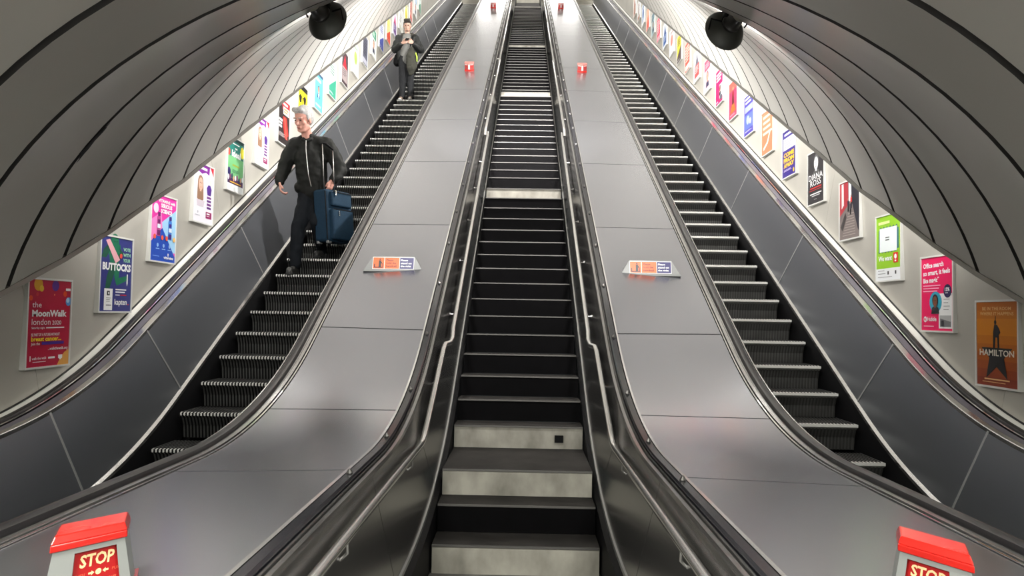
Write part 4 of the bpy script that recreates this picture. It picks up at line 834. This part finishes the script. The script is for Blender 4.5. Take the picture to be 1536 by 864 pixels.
for a in (0.012, .223): cbox('piping', a - .006, a + .006, -.006, .0, .40, .93, M_BLACK, 0)
for (a, b) in ((.035, .04), (.20, .04), (.035, .36), (.20, .36)):
    c = O1 + cn + e1 * a + e2 * b + e3 * .352
    mb = MB(); mb.lathe([(-.011, 0), (-.011, .018), (-.007, .023), (.007, .023), (.011, .018), (.011, 0)], (0, 0, 0), e1, n=14); w = meshobj('wheel', [Vector(p) + c for p in mb.v], mb.f, M_BLACK, case, metres=True, smooth=True, auto=40)
    cbox('wheel_housing', a - .02, a + .02, b - .03, b + .03, .355, .40, M_GREY, .008)
for (xy, z0_, z1_) in (((.215, .12), .94, 1.44), ((.215, .28), .94, 1.44)):
    c = O1 + cn + e1 * xy[0] + e2 * xy[1]
for (x, y, z0_, z1_) in ((.365, -.055, .93, 1.43), (.470, .005, .93, 1.37)):
    mb = MB(); mb.tube([O1 + Vector((x, y + .03, z0_)), O1 + Vector((x + .002, y - .045, z1_))], .0065, 8); meshobj('pull_rod', mb.v, mb.f, M_STEEL, case, metres=True, smooth=True)
mb = MB(); mb.tube([O1 + Vector((.355, -.10, 1.435)), O1 + Vector((.40, -.085, 1.44)), O1 + Vector((.48, -.045, 1.375))], .012, 10); meshobj('pull_grip', mb.v, mb.f, M_BLACK, case, metres=True, smooth=True)
mb = MB(); mb.tube([O1 + Vector(p) for p in ((.375, .03, .945), (.385, .02, .985), (.43, .045, 1.0), (.47, .09, .985), (.48, .10, .945))], .011, 8); meshobj('carry_handle', mb.v, mb.f, M_BLACK, case, metres=True, smooth=True)
def adjust(roots, O, fn):
    for r in roots:
        for o in r.children_recursive:
            if o.type != 'MESH': continue
            g = ORG[o.name]
            for v in o.data.vertices: v.co = Vector(fn(v.co + g - O)) + O - g
            o.data.update()
adjust((man, case), O1, lambda p: (p.x - .085 - .035 * p.z, p.y, p.z * 1.072))
# ---- young man with the phone
fy_, fz_ = PD(0, 4.4, 18.607)[1:]
O2 = Vector((-3.155 * SC, fy_ * SC + .16, (fz_ + Z0) * SC))
boy = empty('person', O2, 'young man with dark hair reading his phone, higher up the left escalator', 'person')
MH = rot3(.05, .42, 0); B = Fig(O2); P2, k2 = head(B, (.005, -.03, 1.625), .25, MH)
B.chain([(0, .03, 1.38), (0, .01, 1.50), (0, -.01, 1.57)], [.07, .056, .055]); B.chain([(0, .06, .92), (0, .04, 1.15), (0, .03, 1.38)], [.10, .10, .10]); B.chain([(-.18, .03, 1.38), (0, .03, 1.40), (.18, .03, 1.38)], [.04, .05, .04])
B.chain([(-.19, .03, 1.37), (-.27, .02, 1.12), (-.07, -.20, 1.20)], [.042, .036, .025]); B.chain([(.20, .03, 1.37), (.31, .02, 1.13), (.16, -.20, 1.20)], [.042, .036, .025])
B.chain([(-.08, .06, .9), (-.07, .02, .50), (-.09, .06, .09)], [.07, .05, .035]); B.chain([(.08, .06, .9), (.09, .02, .50), (.10, .02, .09)], [.07, .05, .035])
hand(B, (-.06, -.205, 1.205), (.95, -.35, .15), (.35, .5, .7), (-.1, -.3, .95), L=.17, grip=.8); hand(B, (.165, -.205, 1.205), (-.9, -.35, .15), (-.35, .5, .7), (.1, -.3, .95), L=.17, grip=.8)
bd = B.build('body', SK2, boy, voxel=.0078, it=2)
face_bits(P2, k2, MH, bd, (MATS['lip'], mat('dark_brow', (.03, .02, .015), 0, .8)), O2)
F = Fig(O2); F.ell(P2(0, .025, .065), .082 * k2, .093 * k2, .078 * k2, rot=MH); F.ell(P2(0, .055, .01), .079 * k2, .060 * k2, .065 * k2, rot=MH); F.cap(P2(-.035, -.045, .118), P2(.035, -.045, .118), .034 * k2)
F.build('hair', mat('dark_hair', (.018, .013, .010), 0, .7, bump=.6, nscale=60), boy, voxel=.009, it=1, folds=.016)
F = Fig(O2); F.ell(P2(0, -.048, -.085), .040 * k2, .028 * k2, .028 * k2, rot=MH)
for sx in (-1, 1): F.cap(P2(sx * .060, -.005, -.05), P2(sx * .035, -.045, -.09), .013 * k2, .015 * k2)
F.build('beard', mat('beard_brown', (.10, .06, .04), 0, .8), boy, voxel=.009, it=1)
F = Fig(O2); F.chain([(0, .03, .93), (0, .02, 1.15), (0, .02, 1.36)], [.155, .150, .140], fy=.72); F.ell((0, -.01, 1.44), .075, .06, .03); F.build('sweatshirt', mat('grey_sweatshirt', (.19, .19, .18), 0, .85, n=.25, nscale=14), boy, voxel=.012, it=4, folds=.012)
F = Fig(O2)
a = Art(.3); a.poly([(0, .12), (.18, .28), (.30, .14), (.46, .28), (.60, .10), (.78, .26), (1, .12), (.86, 0), (.62, .06), (.45, .16), (.3, .02), (.14, .14)], (.92, .92, .9), 1)
for (mx, sg) in ((-.155, -1), (.155, 1)):
    J = Fig(O2); J.chain([(mx * 1.05, .06, .95), (mx * 1.08, .05, 1.12), (mx * .96, .04, 1.30), (mx * .9, .03, 1.38)], [.068, .075, .085, .085], fy=1.15)
    J.chain([(sg * .185, .03, 1.375), (sg * .235, .03, 1.25), ((.31 if sg > 0 else -.275), .03, 1.13), ((.25 if sg > 0 else -.19), -.09, 1.15), ((.19 if sg > 0 else -.10), -.165, 1.185)], [.088, .084, .080, .066, .052])
    if sg < 0: J.chain([(-.15, .12, 1.38), (.15, .12, 1.38)], [.07, .07]); J.chain([(-.13, .14, 1.0), (.13, .14, 1.0)], [.06, .06]); J.chain([(0, .14, 1.0), (0, .13, 1.3)], [.09, .09])
    J.build('jacket', mat('black_anorak', (.009, .010, .010), 0, .5, n=.2, nscale=14, spec=.3), boy, voxel=.012, it=4, folds=.026)
F = Fig(O2); F.chain([(-.10, -.03, 1.42), (-.12, .04, 1.46), (-.06, .11, 1.49), (.06, .11, 1.49), (.12, .04, 1.46), (.10, -.03, 1.42)], [.030, .040, .046, .046, .040, .030]); F.build('hood', mat('olive_hood', (.035, .033, .026), 0, .8), boy, voxel=.011, it=3)
T = Fig(O2); T.chain([(-.07, .05, .95), (-.085, .04, .75), (-.08, .02, .50), (-.09, .06, .12)], [.115, .098, .080, .068]); T.chain([(.07, .05, .95), (.085, .04, .75), (.09, .01, .50), (.10, .03, .12)], [.115, .098, .080, .068]); T.build('trousers', mat('charcoal_trousers', (.018, .019, .021), 0, .8, n=.3, nscale=12, spec=.2), boy, voxel=.012, it=4, folds=.02)
for (h, t) in (((-.09, .08, 0), (-.11, -.13, 0)), ((.10, .03, 0), (.12, -.18, 0))):
    F = Fig(O2); shoe(F, Vector(h) + Vector((0, 0, .012)), Vector(t) + Vector((0, 0, .012))); sh = F.build('shoe', mat('tan_shoe', (.30, .22, .17), 0, .7, n=.4, nscale=20), boy, voxel=.008, it=3); sole('sole', h, t, M_WHITE, sh, O2)
ph = empty('phone', O2 + Vector((.055, -.29, 1.23)), 'dark mobile phone in the hands of the young man', 'phone')
mb = MB(); mb.box(-.036, .036, -.004, .004, -.07, .07); Rm = rot3(0, -.9); V = [Rm @ Vector(p) + O2 + Vector((.05, -.285, 1.245)) for p in mb.v]; meshobj('phone_body', V, mb.f, M_BLACK, ph, metres=True)
bag = empty('shoulder_bag', O2 + Vector((.15, -.2, .6)), 'dark olive bag with a neon yellow strip hanging in front of the young man', 'bag')
F = Fig(O2); F.chain([(.13, -.14, 1.08), (.13, -.19, .92), (.15, -.19, .72), (.14, -.17, .60)], [.055, .105, .125, .080], fy=.55); F.build('bag_body', mat('olive_fabric', (.030, .030, .022), 0, .85, n=.2), bag, voxel=.012, it=3, folds=.03)
F = Fig(O2); F.chain([(.235, -.215, .98), (.262, -.225, .90), (.268, -.225, .80)], [.012, .015, .010]); F.build('neon_strip', mat('neon_yellow', (.60, .95, .08), 0, .6), bag, voxel=.006, it=1)
F = Fig(O2); F.chain([(.10, -.15, 1.15), (.14, -.12, 1.35), (.16, .02, 1.47)], [.010, .010, .010]); F.build('strap', M_BLACK, bag, voxel=.006, it=1)
hip = empty('backpack', O2 + Vector((-.24, .12, .85)), 'small black bag hanging behind the right hip of the young man', 'bag')
F = Fig(O2); F.chain([(-.225, .14, 1.02), (-.23, .14, .90)], [.075, .095], fy=.9); F.build('bag_body', M_BLACK, hip, voxel=.012, it=3, folds=.02); F = Fig(O2); F.chain([(-.22, .12, 1.08), (-.20, .16, 1.30), (-.12, .16, 1.44)], [.010, .010, .010]); F.build('strap', M_BLACK, hip, voxel=.007, it=1)

adjust((boy, ph, bag, hip), O2, lambda p: (p.x, p.y, p.z * 1.035))

# ================================================================== LIGHTS
def flood_lamp(c, axis, R, label, power, group='bowl floodlights under the vault'):
    """dish floodlight; c = rim centre (u); axis = where it points"""
    ax = Vector(axis).normalized(); c = Vector(c)
    root = empty('floodlight', W(*c), label, 'lamp', group)
    MB().lathe([(0, R), (-.03 * R, R * 1.02), (-.07 * R, R * 1.0), (-.20 * R, R * .93), (-.36 * R, R * .78), (-.50 * R, R * .58), (-.58 * R, R * .38)], c, ax, 40).build('bowl', [mat('bowl_enamel', (.10, .105, .097), .2, .38)], root, smooth=True, auto=50)
    MB().lathe([(-.52 * R, R * .36), (-.60 * R, R * .44), (-.74 * R, R * .45), (-.84 * R, R * .36), (-1.40 * R, R * .33)], c, ax, 24).build('lamp_housing', [mat('housing', (.03, .028, .026), .3, .4)], root, smooth=True, auto=40)
    MB().lathe([(-1.38 * R, R * .34), (-1.46 * R, R * .31), (-1.50 * R, R * .27), (-1.50 * R, 0.001)], c, ax, 24).build('end_cap', [mat('end_cap_grey', (.32, .30, .26), .1, .6)], root, smooth=True, auto=40)
    MB().lathe([(-.50 * R, .01), (-.46 * R, R * .5), (-.30 * R, R * .76), (-.01 * R, R * .97)], c, ax, 32).build('reflector', [mat('reflector', (.8, .8, .78), .3, .3)], root, smooth=True); rf = [o for o in root.children if o.name.startswith('reflector')][0]
    MB().lathe([(-.45 * R, 0.001), (-.4 * R, R * .12), (-.3 * R, R * .17), (-.15 * R, R * .12), (-.11 * R, 0.001)], c, ax, 14).build('bulb', [mat('bulb_glow', (1, .97, .9), 0, .5, emit=40)], rf, smooth=True)
    back = c - ax * .9 * R
    # arm and yoke going up to the vault
    q = Vector((c.x - VX, 0, 0)); 
    up = Vector((0, -S30, C30)); side = Vector((1, 0, 0))
    X = c.x - VX; D = c.y * S30 - c.z * C30; s_ = c.y * C30 + c.z * S30
    rx, rd = X, D - 4.09; rr = math.hypot(rx, rd); k = (VR - .03) / rr
    top = Vector(PD(VX + rx * k, 4.09 + rd * k, s_ - 1.3 * R))
    mb = MB(); mb.tube([back + ax * .3 * R, back.lerp(top, .5), top], R * .09, 8); mb.build('arm', [M_BLACK], root, smooth=True)
    a = ax.cross(up).normalized()
    for sg in (-1, 1):
        mb = MB(); mb.tube([c - ax * .25 * R + a * sg * R * .97, c - ax * .6 * R + a * sg * R * 1.08 + up * .3 * R, top + a * sg * R * .3], R * .045, 6)
        mb.build('stay', [M_BLACK], root, smooth=True)
    mb = MB(); nrm = (top - Vector(PD(VX, 4.09, s_))).normalized(); mb.lathe([(-.04, 0), (-.04, R * .5), (.06, R * .5)], top, nrm, 14); mb.build('ceiling_plate', [M_BLACK], root, smooth=True, auto=40)
    area_light('floodlight_glow', W(*(c - ax * .1 * R)), ax, power, 2 * R * .8 * SC, parent=root, shape='DISK', spread=150)
    return root
def aray(px, py, d):
    v = (f_ + r_ * ((px - 768) / 1079.48) + u_ * ((432 - py) / 1079.48)) * d; return (v.x, v.y, v.z)
DL = 5.3
flood_lamp(aray(492, 32, DL), (.24, .93, -.16), 31 / 1079.48 * DL, 'dark bowl floodlight hanging from the vault at the left, seen from behind', LAMP_POWER)
flood_lamp(aray(1086, 47, DL), (-.24, .93, -.16), 31 / 1079.48 * DL, 'dark bowl floodlight hanging from the vault at the right, seen from behind', LAMP_POWER)
for s_, rk in zip((11.2, 14.5, 19, 24.5, 30, 36), ('first', 'second', 'third', 'fourth', 'fifth', 'sixth')):  # unseen lamps added out of view to light the vault evenly
    for sd in (-1, 1):
        flood_lamp(PD(sd * 1.5 + VX, 1.0, s_), (-sd * .85, .50, .05), .16, '%s unseen bowl floodlight added above the visible pair, on the %s of the vault' % (rk, 'left' if sd < 0 else 'right'), UP_POWER * (1 if s_ < 12 else .4 if s_ < 16 else .2), 'unseen floodlights added higher up the vault')
# cove lighting hidden behind the lower edge of the vault
for sd in (-1, 1):
    X = lambda v: sd * v + OFF
    cl = empty('cove_lighting', W(X(3.62), 9, 1), ('row of fluorescent tubes hidden behind the left edge of the vault' if sd < 0 else 'row of fluorescent tubes hidden behind the right edge of the vault'), 'lamp', 'cove lights above the posters')
    s_ = 5.9
    while s_ < 40:
        a = PD(X(3.60), 2.36, s_); b = PD(X(3.60), 2.36, s_ + 1.35)
        MB().tube([a, b], .036, 8).build('tube', M_LIGHT, cl)
        s_ += 1.5
    for k in range(7):
        s0 = 5.9 + 5 * k; m = W(*PD(X(3.60), 2.41, s0 + 2.45))
        ld = bpy.data.lights.new('cove_glow', 'AREA'); ld.energy = COVE_POWER; ld.color = (1, .975, .93); ld.shape = 'RECTANGLE'; ld.size = .06; ld.size_y = 4.9 * SC
        o = bpy.data.objects.new('cove_glow', ld); COL.objects.link(o); o.parent = cl; o.location = m - ORG[cl.name]
        yv = Vector((0, C30, S30)); zv = -Vector((sd * .35, S30 * .93, -C30 * .93)).normalized(); zv = (Vector((-sd * .35, -S30 * .93, C30 * .93))).normalized(); xv = yv.cross(zv).normalized()
        o.rotation_euler = Matrix((xv, yv, zv)).transposed().to_euler()
# lower hall lights behind the camera
for (x, y) in ((-1.6, -1.2), (1.6, -1.2), (-1.6, 1.0), (1.6, 1.0)):
    hl = empty('ceiling_light', W(x, y, 1.45), 'flat ceiling light of the lower hall, %s on the %s' % ('rear' if y < 0 else 'front', 'left' if x < 0 else 'right'), 'lamp', 'ceiling lights of the lower hall')
    MB().box(x - .35, x + .35, y - .12, y + .12, 1.44, 1.52).build('lamp_body', M_WHITE, hl)
    area_light('hall_glow', W(x, y, 1.43), (0, 0, -1), HALL_POWER, .6, .2, (1, 1, .92), hl)
for sd in (-1, 1):
    area_light('upper_hall_light', W(sd * 2, yT + 3, zT + 4.1), (0, -.2, -1), TOP_POWER, 2, 1.5, (1, .97, .92))
